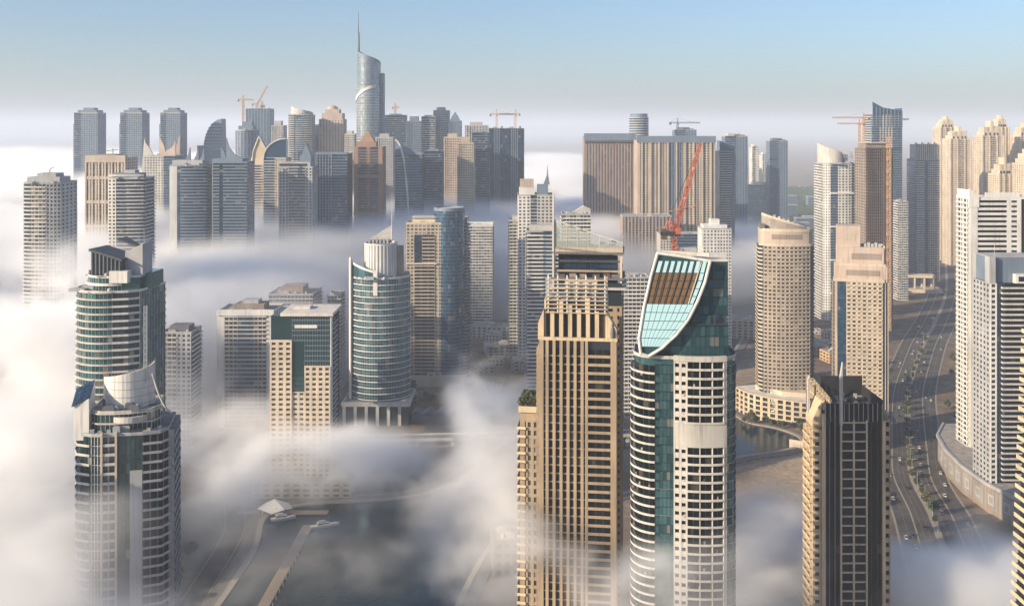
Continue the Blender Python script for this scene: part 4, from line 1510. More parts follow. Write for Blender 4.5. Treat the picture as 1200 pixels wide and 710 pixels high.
T = simple('skyline_tower', 'dark rounded apartment tower beside the arched towers on the skyline', 276, 303, 152, 1600, 30, 'punch:bluegrey:gnavy:6', 'punch:bluegrey:gnavy:4', curve=6)
tier(T, -11, 13, 3, 26, T.H + .4, T.H + 8, 'bluegrey')
tier(T, -6, 10, 6, 22, T.H + 8.02, T.H + 15, 'bluegrey')

T = simple('unfinished_tower', 'pale unfinished block with cranes on top on the left skyline', 288, 321, 127, 1850, 34, 'punch:bluegrey:gblue:8:.7:.6', 'punch:grey:gblue:5', roof=('roof', 0, 'grey', 2))

# arched gable tower
T = simple('residential_tower', 'pointed arch tower with a golden glazed gable and pale curved ribs', 294, 330, 192, 1380, 34, [(.4, 'balc:offwhite:gnavy'), (.6, 'balc:palegold:gwin:beige')], 'balc:offwhite:gnavy')
h, w2 = T.H, T.w / 2
horn(T, [(-w2, h), (w2, h), (w2, h + 12), (2, h + 24), (-6, h + 40), (-12, h + 27), (-w2, h + 8)], 14, 'palegold', 'arched_gable')
m = MB()
for a_, b_ in (((-w2 - 1, h - 20), (-14, h + 20)), ((-14, h + 20), (-6, h + 41)), ((-6, h + 41), (4, h + 23)), ((4, h + 23), (w2 + 2, h + 14)), ((-w2 - 5, 60), (-w2 - 1, h - 20))):
    m.tube((a_[0], -.8, a_[1]), (b_[0], -.8, b_[1]), 1.1, 6)
T.part('arch_rib', m, 'offwhite')
T = simple('residential_tower', 'arched glass tower with a curved blue gable just right of the pointed arch tower', 309, 341, 186, 1330, 30, [(.5, 'glass:gblue:offwhite'), (.5, 'punch:beige:gwin:4')], 'punch:beige:gwin:4')
h, w2 = T.H, T.w / 2
horn(T, [(-w2, h)] + [(-w2 + T.w * (1 - math.cos(math.radians(t))), h + 26 * math.sin(math.radians(t))) for t in (15, 30, 45, 60, 75, 90)] + [(w2, h)], 12, 'gblue', 'arched_gable')
m = MB()
ap = [(-w2 + T.w * (1 - math.cos(math.radians(t))), h + 27 * math.sin(math.radians(t))) for t in range(0, 91, 15)]
for a_, b_ in zip(ap, ap[1:]):
    m.tube((a_[0], -.8, a_[1]), (b_[0], -.8, b_[1]), 1.0, 6)
T.part('arch_rib', m, 'offwhite')

T = simple('residential_tower', 'grey tower with a pale flat top and a square turret standing in fog', 327, 372, 196, 1210, 32, [(.3, 'punch:grey:gdark:3'), (.5, 'balc:grey:gdark:bluegrey'), (.2, 'punch:grey:gdark:2')], 'punch:grey:gdark:4')
tier(T, -22, 18, -.5, 26, T.H + .4, T.H + 7, 'grey')
tier(T, -20, 14, -.9, -.55, T.H + 2, T.H + 5, 'gdark', 'recess')
tier(T, 4, 18, 4, 22, T.H + 7.02, T.H + 15, 'bluegrey')
horn(T, [(6, T.H + 15), (17, T.H + 15), (14, T.H + 24), (11.5, T.H + 30), (9, T.H + 24)], 10, 'bluegrey', y=6)
T = simple('residential_tower', 'plain dark navy slab beside the grey turret tower', 370, 413, 180, 1260, 40, [(.55, 'ribs:bluegrey:gnavy:6:.35'), (.45, 'glass:gnavy:bluegrey')], 'glass:gnavy')
tier(T, -T.w / 2, T.w / 2, -.6, 8, T.H + .3, T.H + 3, 'bluegrey')

T = simple('skyline_tower', 'pale tower with a rounded slanting crown left of the tall spire', 338, 369, 134, 1680, 32, [(.3, 'balc:offwhite:gnavy'), (.4, 'glass:gblue:offwhite'), (.3, 'balc:offwhite:gnavy')], 'punch:grey:gnavy:4', curve=4)
w2, h = T.w / 2, T.H
T.part('crown_screen', curved_wall(MB(), arc(0, 22, w2, 190, 350, 12), 1.2, h + .4, [h + 17 - 1.0 * i for i in range(13)]), 'offwhite')
T = simple('skyline_tower', 'brown stepped dome tower immediately left of the tall spire', 374, 406, 140, 1720, 34, [(.5, 'punch:pink:gdark:4'), (.5, 'punch:pink:gdark:4:.4')], 'punch:pink:gdark:4', back='pink')
tier(T, -17, 19, 2, 30, T.H + .4, T.H + 12, 'pink')
tier(T, -12, 13, 5, 26, T.H + 12.02, T.H + 19, 'pink')
T.part('crown_dome', MB().lathe(0, 15, [(10, T.H + 19), (9, T.H + 22), (5, T.H + 25), (1, T.H + 26)], 12), 'pink')

# the tall tower with a slanted crown and spire
T = Tower('spire_tower', 'tallest curved silver glass tower with a slanted crown and stepped spire', 'tower', 430, 1600)
r = 22.5
a = arc(0, 24, 20.5, 170, 360, 20, 24)
P = a + [(20, 34), (-20, 34)]
H = 330
T.core(P, 0, H, 'gblue')
T.glass(a, 0, 4.5, 73, 'gsilver', 4, None, band='grey', bh=.9, bo=.4)
up = offs(a, -1.2)
tops = [390 - 22 * i / 20 for i in range(21)]
v = up + [(16, 34), (-18, 34)]
T.part('crown_shaft', MB().prism(v, H + .02, tops + [368, 388]), 'bluegrey')
m = MB()
cs = cells(up, 26)
for i, (p, q) in enumerate(cs):
    for z in range(13):
        zz_ = H + 1 + z * 4.6
        if zz_ + 3.6 < 386 - 22 * i / 26:
            m.seg(lerp(p, q, .06), lerp(p, q, .94), .05, .3, zz_, zz_ + 3.6)
T.part('crown_panes', m, 'gsilver', 'stuff')
T.part('swoosh_band', MB().prism(offs(a[2:16], 1.4) + offs(a[2:16], .4)[::-1], [300 + 26 * math.sin(i / 13 * 1.5) for i in range(14)] + [300 + 26 * math.sin(i / 13 * 1.5) for i in range(14)][::-1], [305 + 26 * math.sin(i / 13 * 1.5) for i in range(14)] + [305 + 26 * math.sin(i / 13 * 1.5) for i in range(14)][::-1]), 'white')
T.part('side_shaft', MB().box(14, 24.5, 18, 38, 0, 350), 'bluegrey')
T.part('spire', MB().tube((-16.5, 20, 380), (-16.5, 20, 418), 1.9, 8, 1.4).tube((-17.2, 20, 412), (-17.2, 20, 452), 1.0, 8, .35), 'steel')

T = simple('residential_tower', 'terracotta tower with a pyramid point and tall blue window bays below the spire', 415, 452, 172, 1320, 34, [(.14, 'blank:terra'), (.3, 'glass:gnavy:terra'), (.12, 'punch:terra:gdark:2'), (.3, 'glass:gnavy:terra'), (.14, 'blank:terra')], 'punch:terra:gdark:4', back='terra', roof=('roof', 1.5, 'terra', 0))
tier(T, -16, 10, 2, 24, T.H + .4, T.H + 8, 'terra')
T.part('pyramid_roof', MB().prism([(-12, 5), (7, 5), (7, 22), (-12, 22)], T.H + 8.02, T.H + 8.5).add([(-12, 5, T.H + 8.5), (7, 5, T.H + 8.5), (7, 22, T.H + 8.5), (-12, 22, T.H + 8.5), (-2.5, 13, T.H + 24)], [(0, 1, 4), (1, 2, 4), (2, 3, 4), (3, 0, 4)]), 'terra')
for z in (40, 90, 140):
    T.part('string_course', MB().box(-T.w / 2 - .8, T.w / 2 + .8, -1.6, .3, T.H - z, T.H - z + 4), 'terra')
T = simple('residential_tower', 'white tower with a bow shaped curved rib on blue glass right of the terracotta tower', 463, 497, 182, 1360, 30, [(.5, 'glass:gblue:offwhite'), (.5, 'glass:gblue:bluegrey')], 'glass:gblue:bluegrey')
w2, h = T.w / 2, T.H
ap = [(-w2 + T.w * .62 * math.sin(math.radians(t)), 60 + (h - 40) * (1 - math.sin(math.radians(t)) ** 3) if t else h + 22) for t in range(0, 91, 10)]
m = MB()
for a_, b_ in zip(ap, ap[1:]):
    m.tube((a_[0], -1.2, a_[1]), (b_[0], -1.2, b_[1]), 1.3, 6)
T.part('bow_rib', m, 'white')
horn(T, [(-w2, h), (w2, h), (w2, h + 4), (0, h + 9), (-w2, h + 22)], 6, 'bluegrey')

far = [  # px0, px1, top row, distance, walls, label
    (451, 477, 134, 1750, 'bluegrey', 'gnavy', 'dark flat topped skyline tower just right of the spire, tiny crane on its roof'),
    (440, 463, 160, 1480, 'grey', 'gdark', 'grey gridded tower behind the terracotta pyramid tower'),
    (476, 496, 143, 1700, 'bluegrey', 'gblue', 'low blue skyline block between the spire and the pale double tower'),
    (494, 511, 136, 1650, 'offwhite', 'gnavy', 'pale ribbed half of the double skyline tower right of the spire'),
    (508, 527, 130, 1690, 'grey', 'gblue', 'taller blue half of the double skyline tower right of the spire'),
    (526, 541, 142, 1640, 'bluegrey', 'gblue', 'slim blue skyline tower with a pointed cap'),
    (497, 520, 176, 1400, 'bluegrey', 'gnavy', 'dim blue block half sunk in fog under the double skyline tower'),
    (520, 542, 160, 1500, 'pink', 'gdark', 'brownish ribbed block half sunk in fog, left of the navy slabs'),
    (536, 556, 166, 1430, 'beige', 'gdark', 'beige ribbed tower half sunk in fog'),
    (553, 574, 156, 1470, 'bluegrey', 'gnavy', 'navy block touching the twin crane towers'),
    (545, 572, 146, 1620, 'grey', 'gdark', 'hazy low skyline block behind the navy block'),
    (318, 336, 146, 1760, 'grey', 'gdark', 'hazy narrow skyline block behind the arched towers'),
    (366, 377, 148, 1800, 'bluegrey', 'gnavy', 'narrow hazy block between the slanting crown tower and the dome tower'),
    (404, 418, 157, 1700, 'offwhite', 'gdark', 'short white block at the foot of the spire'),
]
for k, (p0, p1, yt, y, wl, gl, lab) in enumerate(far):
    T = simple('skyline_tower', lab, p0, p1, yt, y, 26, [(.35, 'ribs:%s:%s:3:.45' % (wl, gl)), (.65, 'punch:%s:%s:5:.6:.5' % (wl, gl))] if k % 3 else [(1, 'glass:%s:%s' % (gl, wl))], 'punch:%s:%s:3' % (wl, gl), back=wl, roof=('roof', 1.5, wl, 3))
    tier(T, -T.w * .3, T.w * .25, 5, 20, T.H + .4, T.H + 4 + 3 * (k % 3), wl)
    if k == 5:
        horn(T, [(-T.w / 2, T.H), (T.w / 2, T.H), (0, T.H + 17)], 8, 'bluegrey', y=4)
for p0, p1, lab in ((573, 592, 'navy slab tower with a crane, left half of the twin crane towers'), (592, 614, 'navy slab tower with a crane, right half of the twin crane towers')):
    T = simple('unfinished_tower', lab, p0, p1, 149, 1560, 28, [(.3, 'glass:gnavy'), (.4, 'ribs:bluegrey:gnavy:4:.4'), (.3, 'glass:gnavy')], 'punch:bluegrey:gnavy:3', group='twin navy crane towers', roof=('roof', 0, 'bluegrey', 2))

# ---- middle ground blocks left of centre
T = simple('apartment_block', 'small pale block with a flat grey roof right beside the rear teal tower', 190, 236, 388, 800, 26, [(.5, 'balc:offwhite:gdark:beige'), (.5, 'punch:grey:gdark:3')], 'balc:white:gdark:grey', cat='building')
tier(T, -8, 8, 6, 20, T.H + .4, T.H + 5, 'darkgrey', 'penthouse')
T = simple('apartment_block', 'broad pale block in a white frame left of the cream grid tower', 255, 332, 362, 850, 36, [(.13, 'blank:white'), (.22, 'balc:offwhite:gdark:beige'), (.3, 'balc:grey:gnavy'), (.22, 'balc:offwhite:gdark:beige'), (.13, 'blank:white')], 'balc:offwhite:gdark:grey', cat='building', roof=('roof', 1.5, 'white', 6))
T.part('frame_head', MB().box(-T.w / 2 - .5, T.w / 2 + .5, -1.8, .2, T.H - 2, T.H + 3), 'white')
tier(T, -12, 14, 8, 26, T.H + .4, T.H + 6, 'rawconc', 'penthouse')
tier(T, -6, 8, 12, 24, T.H + 6.02, T.H + 9, 'grey', 'penthouse')
T = simple('apartment_block', 'grey block with a stepped penthouse behind the white framed block', 315, 377, 344, 960, 44, [(1, 'balc:offwhite:gdark:grey')], 'balc:offwhite:gdark:bluegrey', cat='building', roof=('roof', 1.5, 'grey', 6))
tier(T, -12, 10, 8, 34, T.H + .4, T.H + 7, 'rawconc', 'penthouse')
T = simple('apartment_block', 'small grey balcony block peeping out left of the glass mast tower', 384, 404, 346, 980, 24, 'balc:offwhite:gdark:grey', 'balc:offwhite:gdark', cat='building')
T = simple('office_tower', 'plain pale banded tower behind the blue cylinder tower', 544, 578, 264, 1260, 36, [(1, 'balc:white:gwin:offwhite')], 'balc:white:gdark:offwhite', back='offwhite', roof=('roofpale', 2.5, 'white', 2))

# white stepped complex
T = simple('residential_tower', 'tall white stepped tower with a brown rooftop box and small spire', 607, 648, 228, 1080, 34, [(.35, 'punch:white:gdark:3'), (.2, 'glass:gnavy:offwhite'), (.45, 'punch:offwhite:gnavy:4:.6')], 'punch:white:gdark:4', back='offwhite')
tier(T, -18, -1, 3, 22, T.H + .4, T.H + 9, 'white')
tier(T, -17, -2, 4, 20, T.H + 9.02, T.H + 18, 'pink', 'rooftop_box')
tier(T, 2, 14, 4, 20, T.H + .4, T.H + 12, 'bluegrey')
horn(T, [(9, T.H + 12), (16, T.H + 12), (14.3, T.H + 22), (13.5, T.H + 34), (12.7, T.H + 22)], 5, 'bluegrey', 'spire', y=8)
T = simple('residential_tower', 'lower white wing tower at the left of the stepped white tower', 597, 622, 258, 1100, 30, [(.5, 'balc:offwhite:gdark:grey'), (.5, 'punch:white:gdark:3')], 'balc:offwhite:gdark:grey', back='offwhite')
tier(T, -9, 9, 4, 20, T.H + .4, T.H + 5, 'offwhite')
T = simple('residential_tower', 'white balcony tower with a blue glass corner in front of the stepped white tower', 617, 656, 268, 950, 26, [(.5, 'balc:white:gdark'), (.5, 'glass:gblue:white')], 'balc:white:gdark:white', back='white')
tier(T, -13, 12, 3, 20, T.H + .4, T.H + 6, 'offwhite')
T = simple('apartment_block', 'white terraced block half hidden behind the sloping glass roof screen', 658, 692, 252, 1010, 26, [(1, 'balc:white:gdark:offwhite')], 'balc:white:gdark:offwhite', cat='building', back='white')
horn(T, [(-3, T.H), (15, T.H), (15, T.H + 6), (8, T.H + 9), (-3, T.H + 2)], 10, 'offwhite', y=8)
T = simple('apartment_block', 'plain white banded block between the golden tower and the glass sail tower', 728, 760, 322, 900, 24, 'balc:white:gdark:offwhite', 'balc:white:gdark', cat='building', back='white')

# ---- twin hotel slabs
T = simple('hotel_slab', 'broad brown hotel slab with fine vertical ribs, left half of the hotel pair', 683, 744, 161, 1560, 40, [(1, 'ribs:hotel:gnavy:17:.44')], 'blank:hotel', back='hotel', roof=('roof', 2, 'bluegrey', 0))
T.part('hotel_cornice', MB().box(-T.w / 2 - 1, T.w / 2 + 1, -1.5, 2, T.H - 4, T.H + 7), 'bluegrey')
for k in range(17):
    x = -T.w / 2 + T.w * (k + .5) / 17
    T.part('attic_window', MB().box(x - 1.2, x + 1.2, -1.0, .3, T.H - 9, T.H - 6), 'gdark')
T = simple('hotel_slab', 'beige hotel slab with square windows and dark glass bays, right half of the hotel pair', 743, 838, 163, 1500, 44, [(.03, 'blank:beige'), (.36, 'punch:beige:gblack:9:.6:.62'), (.2, 'ribs:bluegrey:gnavy:6:.4'), (.38, 'punch:beige:gblack:9:.6:.62'), (.03, 'blank:beige')], 'punch:pink:gdark:6', back='beige', roof=('roof', 2, 'bluegrey', 0))
T.part('hotel_cornice', MB().box(-T.w / 2 - 1, T.w / 2 + 1, -1.5, 3, T.H - 3, T.H + 7), 'bluegrey')
for k in range(9):
    x = -T.w / 2 + T.w * (k + .5) / 9
    T.part('bay_pier', MB().box(x - 1.1, x + 1.1, -2.2, .1, 0, T.H - 3), 'beige')
T = simple('hotel_slab', 'blue slatted end tower with white bands right of the beige hotel slab', 838, 861, 176, 1540, 34, [(.8, 'balc:offwhite:gblue'), (.2, 'blank:bluegrey')], 'glass:gblue', back='bluegrey')
horn(T, [(-T.w / 2, T.H), (T.w / 2, T.H), (T.w / 2, T.H + 8), (-T.w / 2, T.H + 18)], 20, 'gblue')
T = simple('podium_building', 'low ribbed hotel annexe in front of the hotel slabs', 727, 787, 254, 1440, 36, 'ribs:hotel:gnavy:14:.44', 'blank:hotel', cat='building', back='hotel')
T = simple('apartment_block', 'small beige block behind the red crane', 770, 820, 272, 1300, 28, [(.3, 'punch:offwhite:gdark:4'), (.7, 'glass:gnavy:bluegrey')], 'punch:offwhite:gdark:3', cat='building', back='beige')
T = simple('apartment_block', 'bright white tower block right of the red crane', 818, 857, 268, 1080, 28, [(.5, 'punch:white:gwin:4'), (.5, 'punch:white:gblue:5:.6')], 'punch:white:gwin:4', cat='building', back='white')
tier(T, -14, 12, 4, 22, T.H + .4, T.H + 5, 'white', 'penthouse')
tier(T, -6, 4, 6, 16, T.H + 5.02, T.H + 11, 'white', 'penthouse')
T = Tower('skyline_tower', 'round blue glass tower peeking over the hotel slabs', 'tower', 750, 2000)
T.part('core_wall', MB().lathe(0, 20, [(20, 0), (20, 280)], 28), 'gblue')
T.rep('floor_band', MB().band(arc(0, 20, 20, 150, 390, 20), 0, .6, 0, 1.8), 'offwhite', [k * 5 for k in range(57)], True)
T.part('crown_ring', MB().lathe(0, 20, [(18, 280), (18, 289), (16, 289)], 28), 'bluegrey')
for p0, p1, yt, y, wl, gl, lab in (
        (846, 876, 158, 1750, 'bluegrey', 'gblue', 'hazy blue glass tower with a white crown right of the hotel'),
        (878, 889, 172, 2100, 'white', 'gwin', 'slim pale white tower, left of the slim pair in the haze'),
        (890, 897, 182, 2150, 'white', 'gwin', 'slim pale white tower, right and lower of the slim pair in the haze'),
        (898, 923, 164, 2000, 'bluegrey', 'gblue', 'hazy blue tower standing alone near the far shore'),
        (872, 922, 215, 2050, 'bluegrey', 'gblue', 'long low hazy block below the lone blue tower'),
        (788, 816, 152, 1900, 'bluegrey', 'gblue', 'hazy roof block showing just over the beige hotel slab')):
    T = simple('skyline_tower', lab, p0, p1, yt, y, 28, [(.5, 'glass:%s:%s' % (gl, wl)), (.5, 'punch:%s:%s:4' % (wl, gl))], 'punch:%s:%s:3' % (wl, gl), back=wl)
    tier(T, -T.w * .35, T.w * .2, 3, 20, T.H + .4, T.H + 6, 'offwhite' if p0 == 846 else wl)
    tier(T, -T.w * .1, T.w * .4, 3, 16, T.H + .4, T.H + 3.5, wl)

# ---- right bank
T = simple('residential_tower', 'white framed tower with a curved drum crown, left of the brown unfinished tower', 955, 1004, 192, 1330, 34, [(.2, 'punch:white:gdark:3:.5:.5'), (.22, 'glass:gnavy:bluegrey'), (.4, 'punch:white:gdark:4:.6:.5'), (.18, 'glass:gnavy:offwhite')], 'balc:white:gdark:white', back='offwhite', curve=5)
h, w2 = T.H, T.w / 2
T.part('crown_screen', curved_wall(MB(), arc(-4, 22, 19, 170, 300, 12), 1.2, h + .4, [h + 30 - 1.2 * i for i in range(13)]), 'offwhite')
tier(T, -14, 14, 8, 26, h + .4, h + 13, 'bluegrey')
m = MB()
for i in range(12):
    t_ = math.radians(180 + i * 15)
    m.tube((8 + 15 * math.cos(t_), 18 + 12 * math.sin(t_), h + 8), (8 + 15 * math.cos(t_), 18 + 12 * math.sin(t_), h + 22 - i * .5), .4, 4)
T.part('crown_posts', m, 'offwhite')
for k in range(4):
    T.part('string_course', MB().box(-w2 + 9, w2 - 6, -6.6, .2, h - 40 - k * 45, h - 38 - k * 45), 'white')

T = simple('unfinished_tower', 'dark brown unfinished concrete tower wrapped in scaffold', 1002, 1046, 172, 1260, 40, [(.62, 'ribs:rawconc:gblack:8:.3'), (.1, 'blank:rawconc'), (.28, 'ribs:rawconc:gblack:3:.3')], 'punch:rawconc:gblack:6', back='brown', roof=('roofdark', 0, 'brown', 5), core='brown')
h, w2 = T.H, T.w / 2
for k in range(58):
    T.part('scaffold_deck', MB().box(-w2 - 1, w2 * .3, -2.6, -.1, k * 4.1, k * 4.1 + .7), 'brown')
for k in range(9):
    x = -w2 + k * w2 * 1.3 / 8
    T.part('scaffold_pole', MB().box(x - .35, x + .35, -2.9, -2.5, 0, h + 3), 'brown')
tier(T, -w2, w2 * .5, 0, 30, h + .4, h + 7, 'rawconc')
tier(T, -w2 * 1.1, w2 * .6, -3, 20, h + 7.02, h + 8.2, 'pink')
T.part('hoist_tower', MB().lattice((w2 * .62, -3, 0), (w2 * .62, -3, h + 16), 4, .4, 8), 'craneyel')

T = simple('residential_tower', 'blue glass tower with white stripes and a sloping top behind the unfinished tower', 1013, 1057, 134, 1560, 36, [(.2, 'balc:bluegrey:gblue'), (.5, 'ribs:offwhite:gblue:5:.16'), (.3, 'balc:bluegrey:gblue')], 'balc:offwhite:gblue', core='gblue', back='bluegrey')
h, w2 = T.H, T.w / 2
horn(T, [(-w2, h), (w2, h), (w2, h + 6), (-w2 * .3, h + 11), (-w2, h + 20)], 1.2, 'gblue', 'crown_screen', y=-.6)
horn(T, [(w2 - 1.2, h), (w2, h), (w2, h + 10), (w2 - 1.2, h + 10)], 26, 'gblue', 'crown_screen')
for k in range(9):
    x = -w2 + T.w * k / 8
    T.part('crown_fin', MB().box(x - .5, x + .5, -1.4, -.4, h - 20, h + 14 - 9 * k / 8), 'bluegrey')

T = simple('residential_tower', 'blue and grey tower with a crown of upright fins behind the road', 1063, 1101, 186, 1600, 36, [(.35, 'balc:white:gblue'), (.15, 'glass:gblue'), (.5, 'balc:offwhite:gnavy:grey')], 'balc:white:gblue', core='gblue', back='bluegrey')
h, w2 = T.H, T.w / 2
tier(T, -w2 + 2, w2 - 2, 3, 30, h + .4, h + 26, 'gnavy')
for k in range(12):
    x = -w2 + .5 + (T.w - 1) * k / 11
    T.part('crown_fin', MB().box(x - .9, x + .9, .2, 3.0, h + .4, h + 29 - (k % 3) * 2), 'offwhite')
T = simple('apartment_block', 'narrow pale balcony block at the left foot of the finned tower', 1045, 1064, 236, 1480, 30, 'balc:white:gwin:offwhite', 'balc:white:gwin', cat='building', back='offwhite')

# golden stepped towers of the beach front
jl = [(1093, 1120, 150, 1930, 'golden beach tower at the left with the highest stepped top'),
      (1104, 1138, 164, 1860, 'golden beach tower with twin stepped shoulders in front of the highest one'),
      (1140, 1176, 160, 1720, 'broad golden beach tower with box windows right of the road'),
      (1158, 1182, 150, 1800, 'golden beach tower whose narrow top shows over the broad one'),
      (1184, 1212, 158, 1760, 'golden beach tower cut off by the right edge of the view'),
      (1158, 1188, 205, 1550, 'lower cream beach tower in front of the golden ones'),
      (1186, 1216, 192, 1500, 'cream beach tower at the right edge in front of the golden ones')]
for k, (p0, p1, yt, y, lab) in enumerate(jl):
    wl = 'cream'
    T = simple('beach_tower', lab, p0, p1, yt, y, 34, [(.3, 'punch:%s:gwin:3:.45:.5' % wl), (.4, 'balc:%s:gwin:%s' % (wl, wl)), (.3, 'punch:%s:gwin:3:.45:.5' % wl)], 'punch:%s:gwin:5:.45:.5' % wl, back=wl, group='golden beach front towers', roof=('roofpale', 2, wl, 3))
    h, w2 = T.H, T.w / 2
    tier(T, -w2 * .75, w2 * .75, 2, 30, h + .4, h + 9, wl)
    tier(T, -w2 * .55, w2 * .5, 4, 26, h + 9.02, h + 17, wl)
    for x in (-.6, -.2, .2, .5):
        tier(T, w2 * x - 1.4, w2 * x + 1.4, 1.6, 1.98, h + 2, h + 7, 'gdark', 'attic_window')
    for x0, x1, hh in ((-.75, -.35, 13), (.3, .72, 15), (-.12, .16, 24)):
        tier(T, w2 * x0, w2 * x1, 3, 22, h + 9.03, h + hh + 2 * (k % 3), wl)
    for x in (-1, -.35, .35, .93):
        T.part('corner_pier', MB().box(w2 * x - .2, w2 * x + 2, -2, .1, 0, h + 3), wl)

# unseen tower added to shade the dark teal tower and the fog below
T = simple('residential_tower', 'added unseen beige tower left of the dark teal tower, there to shade it', -679, -404, 446, 330, 40, 'punch:beige:gwin:9', 'balc:beige:gdark:beige', back='beige', other='balc:beige:gdark:beige')


# ================================================================== ground, water, roads
def flat(name, pts, z, mat):
    me = bpy.data.meshes.new(name)
    me.from_pydata([(x, y, z) for x, y in pts], [], [tuple(range(len(pts)))])
    me.materials.append(mat)
    return link(name, me, kind='structure')


def spline(pts, n=10):
    out = []
    for i in range(len(pts) - 1):
        p0, p1, p2, p3 = pts[max(i - 1, 0)], pts[i], pts[i + 1], pts[min(i + 2, len(pts) - 1)]
        for k in range(n):
            t = k / n
            out.append(tuple(.5 * (2 * p1[c] + (p2[c] - p0[c]) * t + (2 * p0[c] - 5 * p1[c] + 4 * p2[c] - p3[c]) * t * t + (3 * p1[c] - p0[c] - 3 * p2[c] + p3[c]) * t ** 3) for c in (0, 1)))
    out.append(tuple(pts[-1]))
    return out


sand = ground_mat('sand', (.15, .11, .075), (.21, .155, .105), (.30, .225, .15))
flat('ground', [(-30000, -200), (30000, -200), (30000, 60000), (-30000, 60000)], 0, sand)
town = ground_mat('paved_town_ground', (.09, .058, .036), (.145, .098, .062), (.23, .16, .10), 0.03, 0.3)
flat('town_ground', spline([(40, 960), (-60, 830), (-170, 760), (-330, 800), (-420, 1050), (-200, 1300), (60, 1300), (90, 1080)], 6), 0.006, town)
flat('town_ground', spline([(262, 860), (258, 1000), (360, 1350), (600, 1900), (900, 1900), (700, 1300), (520, 900), (420, 620), (300, 420), (200, 420), (215, 640), (300, 760)], 6), 0.006, town)

wm, wn2, wb = new_mat('canal_water')
wb.inputs['Base Color'].default_value = (.007, .02, .03, 1)
wb.inputs['Roughness'].default_value = 0.12
wb.inputs['Specular IOR Level'].default_value = 0.28
wb.inputs['IOR'].default_value = 1.33
_t = wn2.nodes.new('ShaderNodeTexNoise')
_t.inputs['Scale'].default_value = 0.25
_t.inputs['Detail'].default_value = 6
_g = wn2.nodes.new('ShaderNodeNewGeometry')
_b = wn2.nodes.new('ShaderNodeBump')
_b.inputs['Strength'].default_value = 0.25
_b.inputs['Distance'].default_value = 0.6
wn2.links.new(_g.outputs['Position'], _t.inputs['Vector'])
wn2.links.new(_t.outputs[0], _b.inputs['Height'])
wn2.links.new(_b.outputs[0], wb.inputs['Normal'])

flat('town_ground', [(-420, 330), (-172, 330), (-163, 480), (-160, 600), (-166, 655), (-150, 690), (-80, 702), (-50, 730), (-20, 800), (-170, 800), (-420, 820)], 0.009, ground_mat('painted_shade_paving', (.045, .042, .038), (.065, .06, .052), (.10, .09, .075), .03, .3))  # shade over the left bank painted as a darker ground sheet
bankL = spline([(-168, 380), (-160, 500), (-157, 600), (-163, 655), (-140, 676), (-75, 688), (-40, 720), (-8, 800), (30, 920), (70, 1040), (140, 1230), (250, 1450), (420, 1800), (560, 2100)], 8)
bankR = spline([(-40, 420), (-30, 540), (0, 640), (80, 700), (170, 770), (215, 790), (236, 806), (240, 826), (228, 848), (205, 870), (200, 930), (222, 1030), (290, 1230), (430, 1560), (620, 1850), (1100, 2050)], 8)
lake = [(1300, 2600), (900, 3300), (600, 2900)]
flat('canal_water', bankR + lake + bankL[::-1], 0.012, wm)
for nm, b, s_ in (('quay_wall', bankL, 1), ('quay_wall', bankR, -1)):
    o = link(nm, MB().band(b, 0, -3.5 if s_ > 0 else 3.5, 0.0, 1.0).mesh(nm, 'kerb'), kind='structure')
    q = link('promenade', MB().band(b, -3.52 if s_ > 0 else 3.52, -11 if s_ > 0 else 11, 0.0, .6).mesh('promenade', 'paving'), kind='structure')
yard = ground_mat('bare_construction_sand', (.25, .18, .12), (.33, .25, .165), (.40, .31, .21), 0.02, 0.25)
flat('sand_yard', spline([(130, 706), (172, 752), (222, 776), (262, 800), (290, 770), (270, 700), (200, 640), (120, 640)], 6), 0.018, yard)
flat('sand_yard', spline([(215, 900), (250, 862), (256, 830), (300, 830), (320, 880), (290, 930)], 6), 0.018, yard)

asph = ground_mat('asphalt', (.045, .038, .032), (.065, .055, .046), (.105, .088, .07), 0.05, 0.6)
mainroad = spline([(205, 380), (238, 500), (262, 590), (282, 660), (298, 730), (324, 800), (355, 880), (392, 970), (440, 1070), (500, 1190), (575, 1330), (690, 1560), (840, 1900), (1100, 2500)], 8)
link('road', MB().band(mainroad, -24, 24, .004, .03).mesh('road', asph), kind='structure')
for o0, o1 in ((-25.5, -24.02), (24.02, 25.5), (-2.2, 2.2), (-13.6, -12.6), (12.6, 13.6)):
    link('kerb', MB().band(mainroad, o0, o1, .02, .22).mesh('kerb', 'kerb'), kind='structure')
for o in (-18.8, -9.2, -5.6, 5.6, 9.2, 18.8):
    m = MB()
    for i in range(0, len(mainroad) - 1):
        for p, q in cells([mainroad[i], mainroad[i + 1]], 2):
            m.seg(p, lerp(p, q, .55), o - .14, o + .14, .034, .04)
    link('lane_marking', m.mesh('lane_marking', 'paint'), kind='structure')
side = spline([(300, 1400), (292, 1180), (300, 1000), (296, 900), (276, 820), (300, 770)], 8)
link('side_road', MB().band(side, -7, 7, .005, .035).mesh('side_road', asph), kind='structure')
ramp = spline([(360, 1500), (420, 1330), (500, 1250), (610, 1290), (720, 1290), (900, 1250)], 8)
link('side_road', MB().band(ramp, -9, 9, .005, .045).mesh('side_road', asph), kind='structure')
for o in (-9.6, 9.02):
    link('kerb', MB().band(ramp, o, o + .6, .02, .3).mesh('kerb', 'kerb'), kind='structure')
